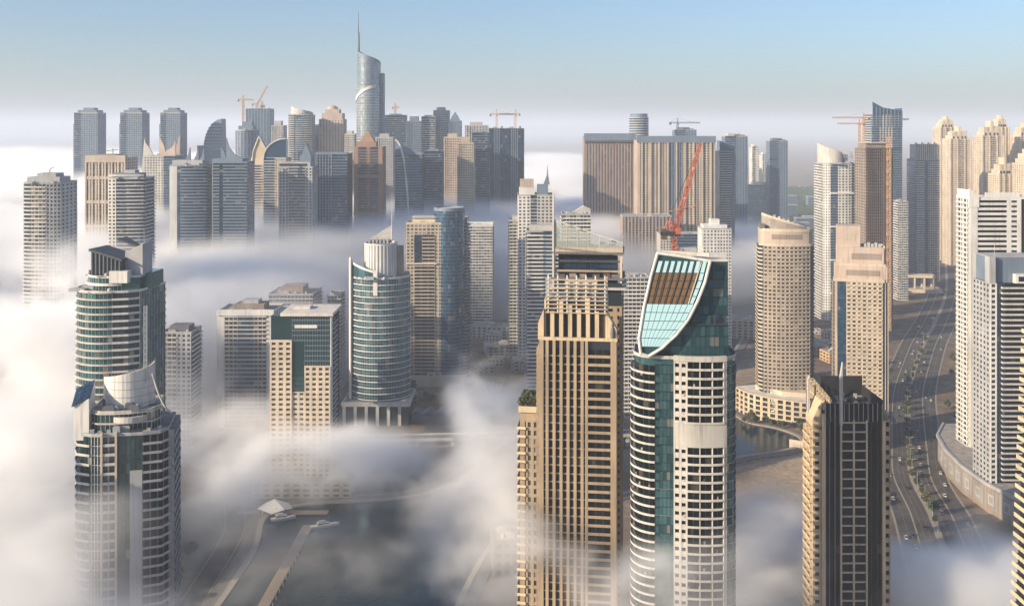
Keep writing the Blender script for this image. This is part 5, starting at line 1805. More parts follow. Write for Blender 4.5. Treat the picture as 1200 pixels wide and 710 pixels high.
for road in (spline([(-420, 900), (-260, 850), (-120, 830), (0, 850), (80, 1000)], 8), spline([(-20, 860), (40, 1010), (-60, 1160), (-220, 1260)], 8), spline([(-178, 380), (-176, 560), (-186, 660), (-240, 760), (-330, 820)], 8)):
    link('side_road', MB().band(road, -6, 6, .005, .04).mesh('side_road', asph), kind='structure')
    link('kerb', MB().band(road, 6.02, 6.6, .02, .25).mesh('kerb', 'kerb'), kind='structure')
    link('kerb', MB().band(road, -6.6, -6.02, .02, .25).mesh('kerb', 'kerb'), kind='structure')

# bridge over the canal
T = Tower('road_bridge', 'low concrete road bridge crossing the canal in the thin fog', 'bridge', 600, 0, x=0)
br = [(-150, 800), (-70, 806), (20, 812), (110, 818)]
T.part('bridge_deck', MB().band(br, -7, 7, 5, 6.2), 'grey')
T.part('bridge_surface', MB().band(br, -5.6, 5.6, 6.2, 6.24), asph)
for o in (-7, 6.4):
    T.part('bridge_parapet', MB().band(br, o, o + .6, 6.21, 7.4), 'offwhite')
for p, q in cells(br, 9):
    T.part('bridge_pier', MB().seg(lerp(p, q, .45), lerp(p, q, .55), -5, 5, 0, 5), 'grey')


# ---- low buildings
def low(name, label, x, y, w, d, h, wall, rot=0, cols=6, cat='building', group=None, fh=3.6, g='gdark', roofm='roof', flush=.5):
    T = Tower(name, label, cat, 0, y, rot, group, x)
    n = max(1, int(h / fh))
    H = n * fh
    P = rect(w, d, 0, d / 2)
    T.core(P, 0, H, 'gdark', .3)
    for e in edges(P):
        T.punch(e, 0, fh, n, wall, g, max(2, round(cols * length(e) / w)), .6, .5, .28, flush)
    T.roof(P, H, roofm, .9, wall, 3, 'offwhite')
    T.H = H
    return T


T = Tower('podium_building', 'curved low cream arcade building at the foot of the convex beige tower', 'building', 0, 0, x=0)
fr = spline([(206, 905), (216, 880), (238, 862), (262, 850), (290, 842)], 4)
P = fr + [(296, 870), (262, 890), (236, 915)]
T.core(P, 0, 21, 'gdark', .4)
for k in range(5):
    T.part('floor_band', MB().band(fr, -.4, .9, k * 4.4 + 3.2, k * 4.4 + 4.4), 'palegold')
for p, q in cells(fr, 16):
    T.part('pier', MB().seg(p, lerp(p, q, .35), -.3, .7, 0, 21.4), 'palegold')
T.part('roof', MB().prism(P, 21.42, 22), 'roofpale')
T.part('upper_terrace', MB().prism([(222, 895), (240, 872), (286, 858), (290, 868), (250, 892)], 22.02, 26), 'cream')
for k in range(6):
    T.part('roof_unit', MB().box(232 + k * 9, 236 + k * 9, 878 - k * 2, 882 - k * 2, 22.02, 24.5), 'white')
T = Tower('hoarding', 'long plain cream site wall beside the canal inlet', 'wall', 0, 0, x=0)
for p, q in cells([(226, 800), (290, 768)], 8):
    T.part('wall_panel', MB().seg(lerp(p, q, .01), lerp(p, q, .99), -.2, .2, 0, 6.5), 'cream')
    T.part('wall_post', MB().seg(lerp(p, q, .99), lerp(q, p, -.01), -.4, .4, 0, 6.8), 'cream')

low('villa_block', 'tan villa block with stepped roofs beside the main road, nearer one', 452, 950, 26, 20, 20, 'tan', -20, 5)
low('villa_block', 'taller tan villa block farther along the main road', 490, 1015, 24, 22, 26, 'tan', -20, 5)
low('villa_block', 'small tan house between the villa blocks and the white ribbon tower', 505, 1075, 28, 20, 15, 'tan', -20, 5)
T = Tower('construction_frame', 'pale open concrete frame of a new hall above the road bend', 'building', 1072, 1560, -10)
for x in range(5):
    for y in (0, 18):
        T.part('frame_column', MB().box(-30 + x * 14.5, -27.6 + x * 14.5, y, y + 2.4, 0, 22), 'cream')
T.part('frame_beam', MB().box(-31, 31, -1, 21, 22.01, 26), 'cream')
T.part('frame_base', MB().box(-36, 40, -12, 30, 0, 5), 'cream')
low('hall_building', 'low grey hall between the stepped beige tower and the road', 330, 1120, 60, 40, 12, 'rawconc', -10, 9)
low('hall_building', 'pale flat roofed hall behind the convex beige tower', 295, 1210, 62, 36, 22, 'beige', -10, 9)
low('hall_building', 'dusty low shed in the shadow of the brown unfinished tower', 400, 1190, 46, 30, 10, 'rawconc', -15, 7)
low('hall_building', 'long low beige block on the far side of the canal road', 560, 1720, 60, 34, 18, 'beige', -15, 9)
low('annexe_block', 'four storey beige annexe at the right foot of the blue cylinder tower', 52, 985, 44, 22, 15, 'offwhite', 8, 8)
low('annexe_block', 'low grey annexe block behind the blue cylinder tower', -5, 1120, 46, 26, 12, 'grey', 12, 7)
low('annexe_block', 'pale low block near the banded white tower', -25, 1210, 50, 26, 16, 'offwhite', -8, 8)
low('annexe_block', 'low grey block with roof plant in front of the white stepped tower', 22, 1050, 40, 20, 14, 'grey', 5, 7)
low('annexe_block', 'dim low parking block left of the white stepped tower', -62, 1080, 38, 26, 10, 'rawconc', 10, 6)
low('annexe_block', 'small beige block beside the road behind the glass mast tower', -70, 1000, 32, 20, 11, 'beige', 15, 5)
low('podium_building', 'dim podium block with wide bays at the bottom centre under the fog', 36, 548, 46, 26, 34, 'darkgrey', 8, 7, fh=5, cat='building')
low('podium_building', 'dim lower podium block at the bottom centre beside the golden tower', 2, 570, 24, 22, 24, 'darkgrey', 8, 5, fh=5, cat='building')
low('podium_building', 'grey podium under the white and teal sail tower', 118, 470, 60, 30, 24, 'grey', 4, 9, fh=5, cat='building')
low('podium_building', 'podium at the foot of the cream grid tower in the fog', -148, 690, 70, 50, 14, 'beige', 0, 10, cat='building')
low('podium_building', 'dark podium at the foot of the dark teal tower', -172, 415, 66, 50, 14, 'darkgrey', 8, 9, cat='building')

rr = random.Random(21)
spots = []
for x0, x1, y0, y1, nn, lab in ((-100, 60, 900, 1240, 9, 'small low building among the streets behind the blue cylinder tower'),
                                (300, 400, 940, 1330, 9, 'small dusty building left of the main road'),
                                (560, 860, 1180, 1900, 12, 'small sandy building right of the main road')):
    k = 0
    while k < nn:
        x, y = rr.uniform(x0, x1), rr.uniform(y0, y1)
        if min(math.hypot(x - p[0], y - p[1]) for p in mainroad + ramp + bankL + bankR + side) < 48 or any(math.hypot(x - a_, y - b_) < 34 for a_, b_ in spots):
            spots.append((x, y)) if rr.random() < .002 else None
            x0 -= .02
            continue
        spots.append((x, y))
        low('low_building', lab, x, y, rr.uniform(14, 26), rr.uniform(12, 20), rr.uniform(5, 13), rr.choice(['beige', 'tan', 'rawconc', 'offwhite', 'cream']), rr.uniform(-30, 30), 4, 'building', 'small low buildings')
        k += 1

# terraced waterfront houses with pergolas
th = []
for k in range(9):
    a_ = k / 8
    x, y = -204 - 16 * a_ + (k % 2) * 5, 520 + 98 * a_
    T = low('terraced_house', 'small terraced house with a roof pergola beside the dark teal tower', x, y, 13, 10, 8 + (k % 3) * 2.6, 'rawconc', 20 + 4 * k, 3, 'house', 'terraced houses by the dock')
    for i in range(4):
        T.part('pergola_post', MB().box(-6 + i * 3.9, -5.6 + i * 3.9, .4, .8, T.H + .3, T.H + 3), 'beige')
        T.part('pergola_beam', MB().box(-6.1 + i * 3.9, -5.5 + i * 3.9, -.5, 7, T.H + 3.02, T.H + 3.4), 'beige')
T = Tower('dock', 'long straight dock walkway running into the dark canal', 'dock', 0, 0, x=0)
T.part('deck', MB().band([(-136, 440), (-133, 640)], -3.2, 3.2, .6, 1.4), 'wood')
for i in range(24):
    T.part('pile', MB().tube((-130, 445 + i * 8, 0), (-130, 445 + i * 8, 2.4), .25, 6), 'grey')
T = Tower('pavilion', 'white peaked canopy pavilion at the end of a pier', 'pavilion', 322, 662)
T.part('canopy', MB().add([(-8, -6, 5), (8, -6, 5), (8, 6, 5), (-8, 6, 5), (0, 0, 10), (-12, 0, 3.4), (12, 0, 3.4), (0, -9, 3.2)], [(0, 7, 4), (7, 1, 4), (1, 6, 4), (6, 2, 4), (2, 3, 4), (3, 5, 4), (5, 0, 4)]), 'white')
for x, y in ((-7, -5), (7, -5), (7, 5), (-7, 5)):
    T.part('canopy_post', MB().tube((x, y, .5), (x, y, 5.2), .25, 6), 'white')
T.part('pier_deck', MB().box(-9, 36, -3, 3, .5, 1.2), 'wood')
T.part('pier_ramp', MB().box(-24, -9.02, -2, 2, .5, 1.1), 'wood')


def yacht(label, x, y, rz, L_=16):
    t = thing('yacht', label, 'boat', (x, y, .1), rz, 'yachts moored at the pier')
    hull = MB()
    st = [(-1, .7, 0), (-.4, .95, 0), (.2, .9, .1), (.7, .5, .35), (1, .03, .6)]
    v, f = [], []
    for u, w, r in st:
        X, w_ = u * L_ / 2, w * 2.2
        v += [(X, -w_, 1.6 + r), (X, -w_ * .6, -.2), (X, w_ * .6, -.2), (X, w_, 1.6 + r)]
    for k in range(4):
        for j in range(3):
            f.append((k * 4 + j, k * 4 + j + 1, k * 4 + 5 + j, k * 4 + 4 + j))
        f.append((k * 4 + 3, k * 4, k * 4 + 4, k * 4 + 7))
    f += [(0, 1, 2, 3)]
    link('hull', hull.add(v, f).mesh('hull', 'white'), t)
    link('cabin', MB().prism([(-5, -1.5), (2.5, -1.2), (2.5, 1.2), (-5, 1.5)], 1.62, [3.6, 3.0, 3.0, 3.6]).mesh('cabin', 'white'), t)
    link('cabin_window', MB().prism([(-4.6, -1.56), (2.6, -1.25), (2.6, 1.25), (-4.6, 1.56)], 2.3, 2.9).mesh('cabin_window', 'gblack'), t)
    link('flybridge', MB().box(-4, 0, -1.1, 1.1, 3.62, 4.3).mesh('flybridge', 'offwhite'), t)
    return t


yacht('small white yacht moored right of the canopy pavilion', -152, 652, .3)
yacht('white yacht lying farther out along the pier', -122, 640, .35, 19)


# ---- trees
def crown_mesh(name, r, h, n, seed, mat, z0):
    rr = random.Random(seed)
    m = MB()
    for _ in range(n):
        while True:
            p = Vector((rr.uniform(-1, 1), rr.uniform(-1, 1), rr.uniform(-1, 1)))
            if .25 < p.length < 1:
                break
        k = .75 + .35 * math.sin(3 * math.atan2(p.y, p.x) + seed) * (1 - abs(p.z))
        c = Vector((p.x * r * k, p.y * r * k, z0 + h / 2 + p.z * h / 2))
        a = Vector((rr.uniform(-1, 1), rr.uniform(-1, 1), rr.uniform(-.6, .6))).normalized() * rr.uniform(.16, .34) * r
        b = a.orthogonal().normalized() * rr.uniform(.12, .22) * r
        m.add([tuple(c - a), tuple(c + b), tuple(c + a), tuple(c - b + Vector((0, 0, .1 * r)))], [(0, 1, 2, 3)])
    return m.mesh(name, mat)


leafm = ground_mat('foliage', (.03, .05, .018), (.05, .075, .026), (.085, .11, .04), .5, 1.5)
palmm = ground_mat('dry_foliage', (.05, .055, .02), (.075, .08, .03), (.11, .10, .045), .5, 1.5)


def tree_proto(k):
    t = thing('tree', '', 'tree')
    m = MB().tube((0, 0, 0), (.1, 0, 2.6), .22, 6, .15)
    for a in range(4):
        m.tube((.1, 0, 2.3), (1.3 * math.cos(a * 1.6 + k), 1.3 * math.sin(a * 1.6 + k), 4.2), .1, 5, .04)
    link('trunk', m.mesh('trunk', 'bark'), t)
    link('crown', crown_mesh('crown', 2.6 + .4 * k, 4.2 + .5 * k, 220, k + 3, leafm if k % 2 else palmm, 2.2), t)
    return t


protos = [tree_proto(k) for k in range(3)]
tree_n = [0]


def put_tree(x, y, s, label, group, z=0):
    k = tree_n[0]
    tree_n[0] += 1
    t = protos[k] if k < 3 else copy_tree(protos[k % 3])
    t.location = (x, y, z)
    t.scale = (s, s, s)
    t.rotation_euler = (0, 0, k * 1.3)
    t['label'] = label
    t['group'] = group
    return t


gx, gyy = at(677, 420), 420
put_tree(gx - 23.3, gyy + 7, 1.0, 'leftmost bushy tree in the roof garden on the golden tower wing', 'roof garden trees', 137)
put_tree(gx - 20.6, gyy + 9, 1.25, 'largest middle tree in the roof garden on the golden tower wing', 'roof garden trees', 137)
put_tree(gx - 18.2, gyy + 6, .95, 'rightmost bushy tree in the roof garden on the golden tower wing', 'roof garden trees', 137)
for k in range(26):
    p = mainroad[min(len(mainroad) - 1, 22 + k * 2)]
    put_tree(p[0] + random.uniform(-1, 1), p[1] + random.uniform(-2, 2), random.uniform(.9, 1.4), 'small tree growing in the middle of the main road', 'trees on the road median')
for k in range(22):
    p = mainroad[min(len(mainroad) - 1, 24 + k * 2)]
    sd = random.choice((-1, 1))
    put_tree(p[0] + sd * random.uniform(30, 40), p[1] - sd * random.uniform(10, 16), random.uniform(1, 1.7), 'dusty tree on the verge beside the main road', 'trees beside the road')
for k in range(16):
    a_ = k / 15
    put_tree(205 + 60 * a_ + random.uniform(-4, 4), 866 - 34 * a_ + random.uniform(-5, 5), random.uniform(.8, 1.5), 'small tree on the curved promenade before the cream arcade building', 'promenade trees')
for k in range(26):
    put_tree(random.uniform(-110, 90), random.uniform(880, 1180), random.uniform(1, 1.8), 'hazy tree among the low blocks around the blue cylinder tower', 'trees among the low blocks')
for k in range(9):
    put_tree(-190 + random.uniform(-8, 6), 480 + k * 14, random.uniform(.9, 1.5), 'dark tree between the terraced houses and the dock road', 'trees by the dock road')


# ---- cars
def car_proto(body):
    t = thing('car', '', 'car')
    L, w = 2.2, .88
    m = MB().prism([(-L, -w), (L, -w * .9), (L, w * .9), (-L, w)], .35, [.95, .8, .8, .95])
    link('body', m.mesh('body', body), t)
    c = MB()
    v = [(-1.8, -.8, .94), (1.0, -.78, .88), (1.0, .78, .88), (-1.8, .8, .94), (-1.3, -.62, 1.48), (.25, -.62, 1.5), (.25, .62, 1.5), (-1.3, .62, 1.48)]
    link('cabin', c.add(v, [(0, 1, 5, 4), (1, 2, 6, 5), (2, 3, 7, 6), (3, 0, 4, 7), (4, 5, 6, 7), (0, 3, 2, 1)]).mesh('cabin', 'gblack'), t)
    link('car_roof', MB().box(-1.32, .28, -.63, .63, 1.47, 1.53).mesh('car_roof', body), t)
    wm_ = MB().tube((0, -.1, 0), (0, .1, 0), .33, 10).mesh('wheel', 'tyre')
    for x in (-1.35, 1.35):
        for y in (-.82, .82):
            link('wheel', wm_, t, (x, y, .34))
    for y in (-.6, .6):
        link('headlight', MB().box(2.15, 2.22, y - .16, y + .16, .6, .76).mesh('headlight', 'metal'), t)
    return t


cp = {'white': car_proto('white'), 'dark': car_proto('steel'), 'silver': car_proto('metal')}
used = set()
for k in range(60):
    i = 16 + (k * 7) % 64
    p, q = mainroad[i], mainroad[i + 1]
    ang = math.atan2(q[1] - p[1], q[0] - p[0])
    o = random.choice((-20.5, -16, -7.4, 7.4, 16, 20.5))
    f = random.random()
    c0 = lerp(p, q, f)
    x, y = c0[0] + math.sin(ang) * o, c0[1] - math.cos(ang) * o
    nm = random.choice(('white', 'white', 'silver', 'dark'))
    c = cp[nm] if nm not in used else copy_tree(cp[nm])
    used.add(nm)
    c.location = (x, y, .04)
    c.rotation_euler = (0, 0, ang + (math.pi if o < 0 else 0))
    c.scale = (1.12, 1.12, 1.12)
    c['label'] = {'white': 'white car driving on the curving main road', 'dark': 'dark car driving on the curving main road', 'silver': 'silver car driving on the curving main road'}[nm]
    c['group'] = nm + ' cars on the main road'

# ---- street lamps
lp = thing('street_lamp', 'tall twin arm street lamp on the median of the main road', 'street lamp', (0, 0, 0), 0, 'street lamps along the main road')
link('pole', MB().tube((0, 0, 0), (0, 0, 12), .16, 6, .1).mesh('pole', 'metal'), lp)
for sx in (-1, 1):
    link('arm', MB().tube((0, 0, 11.9), (sx * 2.6, 0, 12.5), .08, 5).mesh('arm', 'metal'), lp)
    link('lamp_head', MB().box(sx * 2.6 - .5, sx * 2.6 + .5, -.2, .2, 12.4, 12.6).mesh('lamp_head', 'grey'), lp)
for k in range(20):
    l = lp if k == 0 else copy_tree(lp)
    p, q = mainroad[20 + k * 3], mainroad[21 + k * 3]
    l.location = (*lerp(p, q, .5), .2)
    l.rotation_euler = (0, 0, math.atan2(q[1] - p[1], q[0] - p[0]) - math.pi / 2)

# ================================================================== cranes
# red luffing crane on the sail tower roof
Y = 378
k_ = Y / FOC


def cz(px, py, y=Y):
    return ((px - 600) / FOC * y, y, zt(py, y))


T = Tower('luffing_crane', 'red luffing crane standing on the roof of the glass sail tower', 'crane', 0, 0, x=0)
base, piv, tip = cz(790, 294), cz(790, 272), cz(821, 168)
T.part('mast', MB().lattice((base[0], Y, 209), (piv[0], Y, piv[2]), 1.7, .2, 1.6), 'red')
T.part('boom', MB().lattice(piv, tip, 2.0, .19, 1.9, .9), 'red')
T.part('machinery_deck', MB().prism([(piv[0] - 5, Y - 1.6), (piv[0] + 2, Y - 1.6), (piv[0] + 2, Y + 1.6), (piv[0] - 5, Y + 1.6)], piv[2] - 1.2, piv[2] + .2), 'steel')
T.part('cab', MB().box(piv[0] + .4, piv[0] + 2.2, Y - 2.6, Y - 1.0, piv[2] - .6, piv[2] + 1.8), 'red')
T.part('counterweight', MB().box(piv[0] - 5, piv[0] - 3, Y - 1.5, Y + 1.5, piv[2] - 2.8, piv[2] + 1.2), 'brown')
ap = cz(783, 258)
T.part('back_frame', MB().lattice((piv[0] - .4, Y, piv[2]), ap, 1.4, .2, 1.5).tube((piv[0] - 4.5, Y, piv[2]), ap, .22, 5), 'red')
for dy in (-.5, .5):
    T.part('stay_cable', MB().tube((ap[0], Y + dy, ap[2]), (tip[0], Y + dy, tip[2]), .07, 4), 'steel')
hx = cz(812, 240)
T.part('jib_strut', MB().tube(cz(795, 246), cz(817, 241), .3, 5).tube(cz(784, 248), cz(806, 244), .2, 5), 'craneyel')
T.part('mast_brace', MB().lattice((base[0], Y, 209), (base[0] + 2.4, Y, 214), 2.2, .16, 1), 'red')


def tower_crane(label, px, ytop, ybase, y, jl, cl, luff=None, mat='craneyel'):
    T = Tower('tower_crane', label, 'crane', px, y, 0, 'tower cranes on the skyline')
    zb, z1 = zt(ybase, y), zt(ytop, y)
    w = 2.4 * y / 1500
    T.part('mast', MB().lattice((0, 0, zb), (0, 0, z1), w, w * .14, w * 1.2), mat)
    if luff:
        T.part('boom', MB().lattice((0, 0, z1 - 2), (luff[0], 0, z1 + luff[1]), w * .8, w * .13, w, w * .5), mat)
    else:
        T.part('jib', MB().lattice((0, 0, z1), (jl, 0, z1), w * .7, w * .14, w), mat)
        T.part('apex', MB().lattice((0, 0, z1), (0, 0, z1 + w * 3), w * .8, w * .14, w, w * .2).tube((0, 0, z1 + w * 3), (jl * .7, 0, z1 + .5), w * .07, 4).tube((0, 0, z1 + w * 3), (cl, 0, z1 + .5), w * .07, 4), mat)
    T.part('counter_jib', MB().lattice((0, 0, z1), (cl, 0, z1), w * .7, w * .14, w), mat)
    T.part('counterweight', MB().box(min(cl, cl * .75), max(cl, cl * .75), -w * .4, w * .4, z1 - w * 1.3, z1), 'steel')
    T.part('cab', MB().box(-w * .6, w * .9, -w * .9, -w * .2, z1 - w * 1.3, z1 - w * .2), mat)


tower_crane('thin tower crane left of the pale unfinished block', 285, 117, 165, 1650, 18, -9)
tower_crane('luffing crane with a raised boom over the pale unfinished block', 301, 122, 128, 1860, 0, -9, (20, 34))
tower_crane('small tower crane at the right of the pale unfinished block', 307, 124, 128, 1870, -6, 5)
tower_crane('tower crane on the left navy slab of the twin crane towers', 582, 134, 150, 1570, 28, -11)
tower_crane('tower crane on the right navy slab of the twin crane towers', 604, 134, 150, 1570, -26, 8)
tower_crane('pale tower crane behind the beige hotel slab', 794, 144, 153, 1910, 44, -16, mat='bluegrey')
tower_crane('tower crane with its upper jib left of the striped blue tower', 1012, 138, 170, 1500, -48, 10)
tower_crane('lower tower crane jib beside the striped blue tower', 1007, 145, 172, 1420, -32, 8)
tower_crane('red ended crane sticking out right of the striped blue tower', 1049, 140, 165, 1590, 22, -14, mat='red')
tower_crane('tiny crane on the dark skyline tower right of the spire', 463, 126, 134, 1755, 8, -5)

# balcony furniture on the sail tower
pal = ['terra', 'beige', 'darkgrey', 'offwhite', 'brown']
for T, p, z in T_clutter:
    x, y = p[0] - random.uniform(.3, 1.0), p[1] - random.uniform(.2, .6)
    T.part('balcony_chair', MB().box(x - .3, x + .3, y - .3, y + .3, z + .3, z + .5).box(x - .3, x + .3, y + .22, y + .3, z + .5, z + 1.25).box(x - .28, x - .2, y - .28, y + .28, z, z + .3).box(x + .2, x + .28, y - .28, y + .28, z, z + .3), random.choice(pal))

# faint far shore: low trees and blocks
far_n = 0
for k in range(16):
    y = random.uniform(2300, 3200)
    px = random.uniform(870, 960)
    w = random.uniform(25, 60)
    T = Tower('shore_building', 'faint low building in the haze on the far shore', 'building', px, y, 0, 'faint buildings on the far shore')
    h = random.uniform(14, 45)
    T.part('wall', MB().box(-w / 2, w / 2, 0, 22, 0, h), 'bluegrey')
    T.part('roof', MB().box(-w / 2 - 1, w / 2 + 1, -1, 23, h + .02, h + 1.5), 'grey')
    for j in range(int(h / 5)):
        T.part('window_band', MB().box(-w / 2 + 2, w / 2 - 2, -.3, .1, j * 5 + 1.5, j * 5 + 3.5), 'gdark')
m = MB()
rr = random.Random(3)
for _ in range(9000):
    px, y = rr.uniform(840, 980), rr.uniform(2150, 4200)
    x, z, r = at(px, y), rr.uniform(0, 9), rr.uniform(3, 7)
    m.add([(x - r, y, z), (x + rr.uniform(-2, 2), y + 2, z + r), (x + r, y + rr.uniform(-3, 3), z), (x, y - 2, z - r * .4)], [(0, 1, 2, 3)])
o = link('far_woods', m.mesh('far_woods', leafm), kind='stuff')


# ================================================================== fog and haze
RN = np.random.RandomState(5).rand(64, 64, 64).astype(np.float32)


def vnoise(x, y, z):
    xi, yi, zi = (np.floor(c).astype(np.int32) for c in (x, y, z))
    fx, fy, fz = x - xi, y - yi, z - zi
    fx, fy, fz = (c * c * (3 - 2 * c) for c in (fx, fy, fz))
    x0, x1, y0, y1, z0, z1 = xi & 63, (xi + 1) & 63, yi & 63, (yi + 1) & 63, zi & 63, (zi + 1) & 63
    a = RN[x0, y0, z0] * (1 - fx) + RN[x1, y0, z0] * fx
    b = RN[x0, y1, z0] * (1 - fx) + RN[x1, y1, z0] * fx
    c = RN[x0, y0, z1] * (1 - fx) + RN[x1, y0, z1] * fx
    e = RN[x0, y1, z1] * (1 - fx) + RN[x1, y1, z1] * fx
    a = a * (1 - fy) + b * fy
    c = c * (1 - fy) + e * fy
    return a * (1 - fz) + c * fz


def fbm(x, y, z, n=5):
    s, a, t = 0, .5, 0
    for i in range(n):
        s = s + a * vnoise(x + 17.3 * i, y + 31.7 * i, z + 7.1 * i)
        t += a
        a *= .6
        x, y, z = x * 2.03, y * 2.03, z * 2.03
    return s / t


def sst(a, b, x):
    t = np.clip((x - a) / (b - a), 0, 1)
    return t * t * (3 - 2 * t)


def fog_material(name, col, aniso):
    m = bpy.data.materials.new(name)
    m.use_nodes = True
    n = m.node_tree
    n.nodes.clear()
    o = n.nodes.new('ShaderNodeOutputMaterial')
    pv = n.nodes.new('ShaderNodeVolumePrincipled')
    n.links.new(pv.outputs[0], o.inputs['Volume'])
    pv.inputs['Color'].default_value = (*col, 1)
    pv.inputs['Density'].default_value = 1
    pv.inputs['Anisotropy'].default_value = aniso
    return m


def fog_bank(name, lo, hi, vox, fn, mat):
    """a bank of fog: densities worked out here become a voxel volume through a Volume Cube node"""
    dims = [int(round((hi[i] - lo[i]) / vox[i])) for i in range(3)]
    ax = [np.linspace(lo[i], hi[i], dims[i], dtype=np.float32) for i in range(3)]
    X, Y_, Z = np.meshgrid(*ax, indexing='ij')
    D = fn(X, Y_, Z).astype(np.float32).ravel()
    me = bpy.data.meshes.new(name)
    me.vertices.add(D.size)
    a = me.attributes.new('fog_density', 'FLOAT', 'POINT')
    a.data.foreach_set('value', D)
    me.materials.append(mat)
    ob = link(name, me, kind='stuff')
    g = bpy.data.node_groups.new(name, 'GeometryNodeTree')
    g.interface.new_socket('Geometry', in_out='INPUT', socket_type='NodeSocketGeometry')
    g.interface.new_socket('Geometry', in_out='OUTPUT', socket_type='NodeSocketGeometry')
    N, K = g.nodes.new, g.links.new
    gi, go, vc, si = N('NodeGroupInput'), N('NodeGroupOutput'), N('GeometryNodeVolumeCube'), N('GeometryNodeSampleIndex')
    si.data_type, si.domain, si.clamp = 'FLOAT', 'POINT', True
    na = N('GeometryNodeInputNamedAttribute')
    na.data_type = 'FLOAT'
    na.inputs['Name'].default_value = 'fog_density'
    K(gi.outputs[0], si.inputs['Geometry'])
    K(na.outputs['Attribute'], si.inputs['Value'])
    pos, sp = N('GeometryNodeInputPosition'), N('ShaderNodeSeparateXYZ')
    K(pos.outputs[0], sp.inputs[0])

    def mth(op, a, b):
        q = N('ShaderNodeMath')
        q.operation = op
        for i, v in enumerate((a, b)):
            if isinstance(v, (int, float)):
                q.inputs[i].default_value = v
            else:
                K(v, q.inputs[i])
        return q.outputs[0]
    idx = [mth('FLOOR', mth('ADD', mth('MULTIPLY', mth('SUBTRACT', sp.outputs[i], float(lo[i])), (dims[i] - 1) / (hi[i] - lo[i])), .5), 0) for i in range(3)]
    K(mth('ADD', mth('MULTIPLY', mth('ADD', mth('MULTIPLY', idx[0], dims[1]), idx[1]), dims[2]), idx[2]), si.inputs['Index'])
    K(si.outputs[0], vc.inputs['Density'])
    vc.inputs['Min'].default_value, vc.inputs['Max'].default_value = lo, hi
    for i, c in enumerate('XYZ'):
        vc.inputs['Resolution ' + c].default_value = dims[i]
    sm_ = N('GeometryNodeSetMaterial')
    sm_.inputs['Material'].default_value = mat
    K(vc.outputs[0], sm_.inputs[0])
    K(sm_.outputs[0], go.inputs[0])
    ob.modifiers.new('fog', 'NODES').node_group = g
    return ob


# drifts of the near fog: column, row and distance in the photograph, then radii (m) across, along, up, and strength
DRIFTS = [
    (10, 440, 800, 110, 110, 52, .95), (30, 360, 870, 120, 100, 42, 1.0), (15, 570, 620, 42, 80, 50, 1.2), (18, 705, 430, 22, 36, 12, .8), (0, 700, 360, 40, 50, 26, 1.0),
    (130, 712, 385, 36, 20, 7, .9), (225, 500, 790, 40, 60, 30, .7), (290, 530, 720, 80, 60, 22, .8), (265, 575, 600, 36, 40, 16, .6),
    (340, 650, 580, 80, 40, 6, .3), (340, 545, 650, 56, 40, 15, .75), (425, 538, 660, 54, 34, 15, .8), (380, 570, 650, 60, 22, 7, .42), (240, 395, 900, 70, 50, 40, .8), (480, 555, 690, 40, 40, 16, .4),
    (560, 475, 640, 24, 40, 26, .85), (578, 545, 540, 28, 40, 36, 1.25), (588, 615, 480, 24, 28, 28, .8), (540, 595, 540, 20, 32, 20, .5), (608, 455, 690, 28, 44, 22, .65),
    (660, 652, 400, 34, 12, 11, 1.3), (600, 635, 420, 24, 20, 14, .9), (600, 680, 500, 50, 30, 18, .8), (720, 668, 395, 26, 14, 12, .9), (735, 650, 430, 20, 25, 13, .4),
    (790, 705, 345, 36, 12, 12, 1.1), (815, 655, 338, 26, 9, 9, 1.0), (760, 640, 345, 18, 10, 9, .8), (885, 662, 450, 30, 30, 18, 1.3), (890, 700, 400, 22, 22, 16, 1.2), (905, 605, 520, 26, 30, 15, .6), (950, 640, 530, 30, 24, 15, .7), (840, 690, 410, 20, 20, 14, .8),
    (1085, 665, 470, 26, 36, 15, 1.0), (1150, 670, 440, 40, 34, 15, 1.0), (1125, 705, 430, 34, 26, 18, 1.3), (1080, 630, 480, 30, 40, 9, .4), (1160, 620, 520, 22, 40, 11, .35),
]


def near_fog(X, Y_, Z):
    wx = fbm(X / 64 + 3.1, Y_ / 80, Z / 42 + 9, 3) - .5
    wz = fbm(X / 64 + 40, Y_ / 80 + 11, Z / 42, 3) - .5
    vx = vnoise(X / 17 + 7, Y_ / 20, Z / 15) - .5
    vz = vnoise(X / 17, Y_ / 20 + 21, Z / 15 + 5) - .5
    x, z = X + 58 * wx + 14 * vx, Z + 40 * wz + 12 * vz
    m = np.zeros_like(X)
    for px, py, y, rx, ry, rz, a in DRIFTS:
        cx, cz_ = at(px, y), zt(py, y)
        d = ((x - cx) / rx) ** 2 + ((Y_ - y) / ry) ** 2 + ((z - cz_) / rz) ** 2
        m += a * np.exp(-d * 1.1)
    n = fbm(x / 40, Y_ / 50, z / 22, 6)
    rg = 1 - np.abs(2 * fbm(x / 62 + 13, Y_ / 70 + 5, z / 34, 5) - 1)
    n = .55 * n + .45 * (rg - .35)
    low_ = .15 * sst(46, 0, Z) * sst(60, -160, X) * sst(1050, 900, Y_)
    return .031 * np.clip((m + low_) * (.03 + 1.9 * sst(.37, .61, n)) - .16, 0, 1.8)


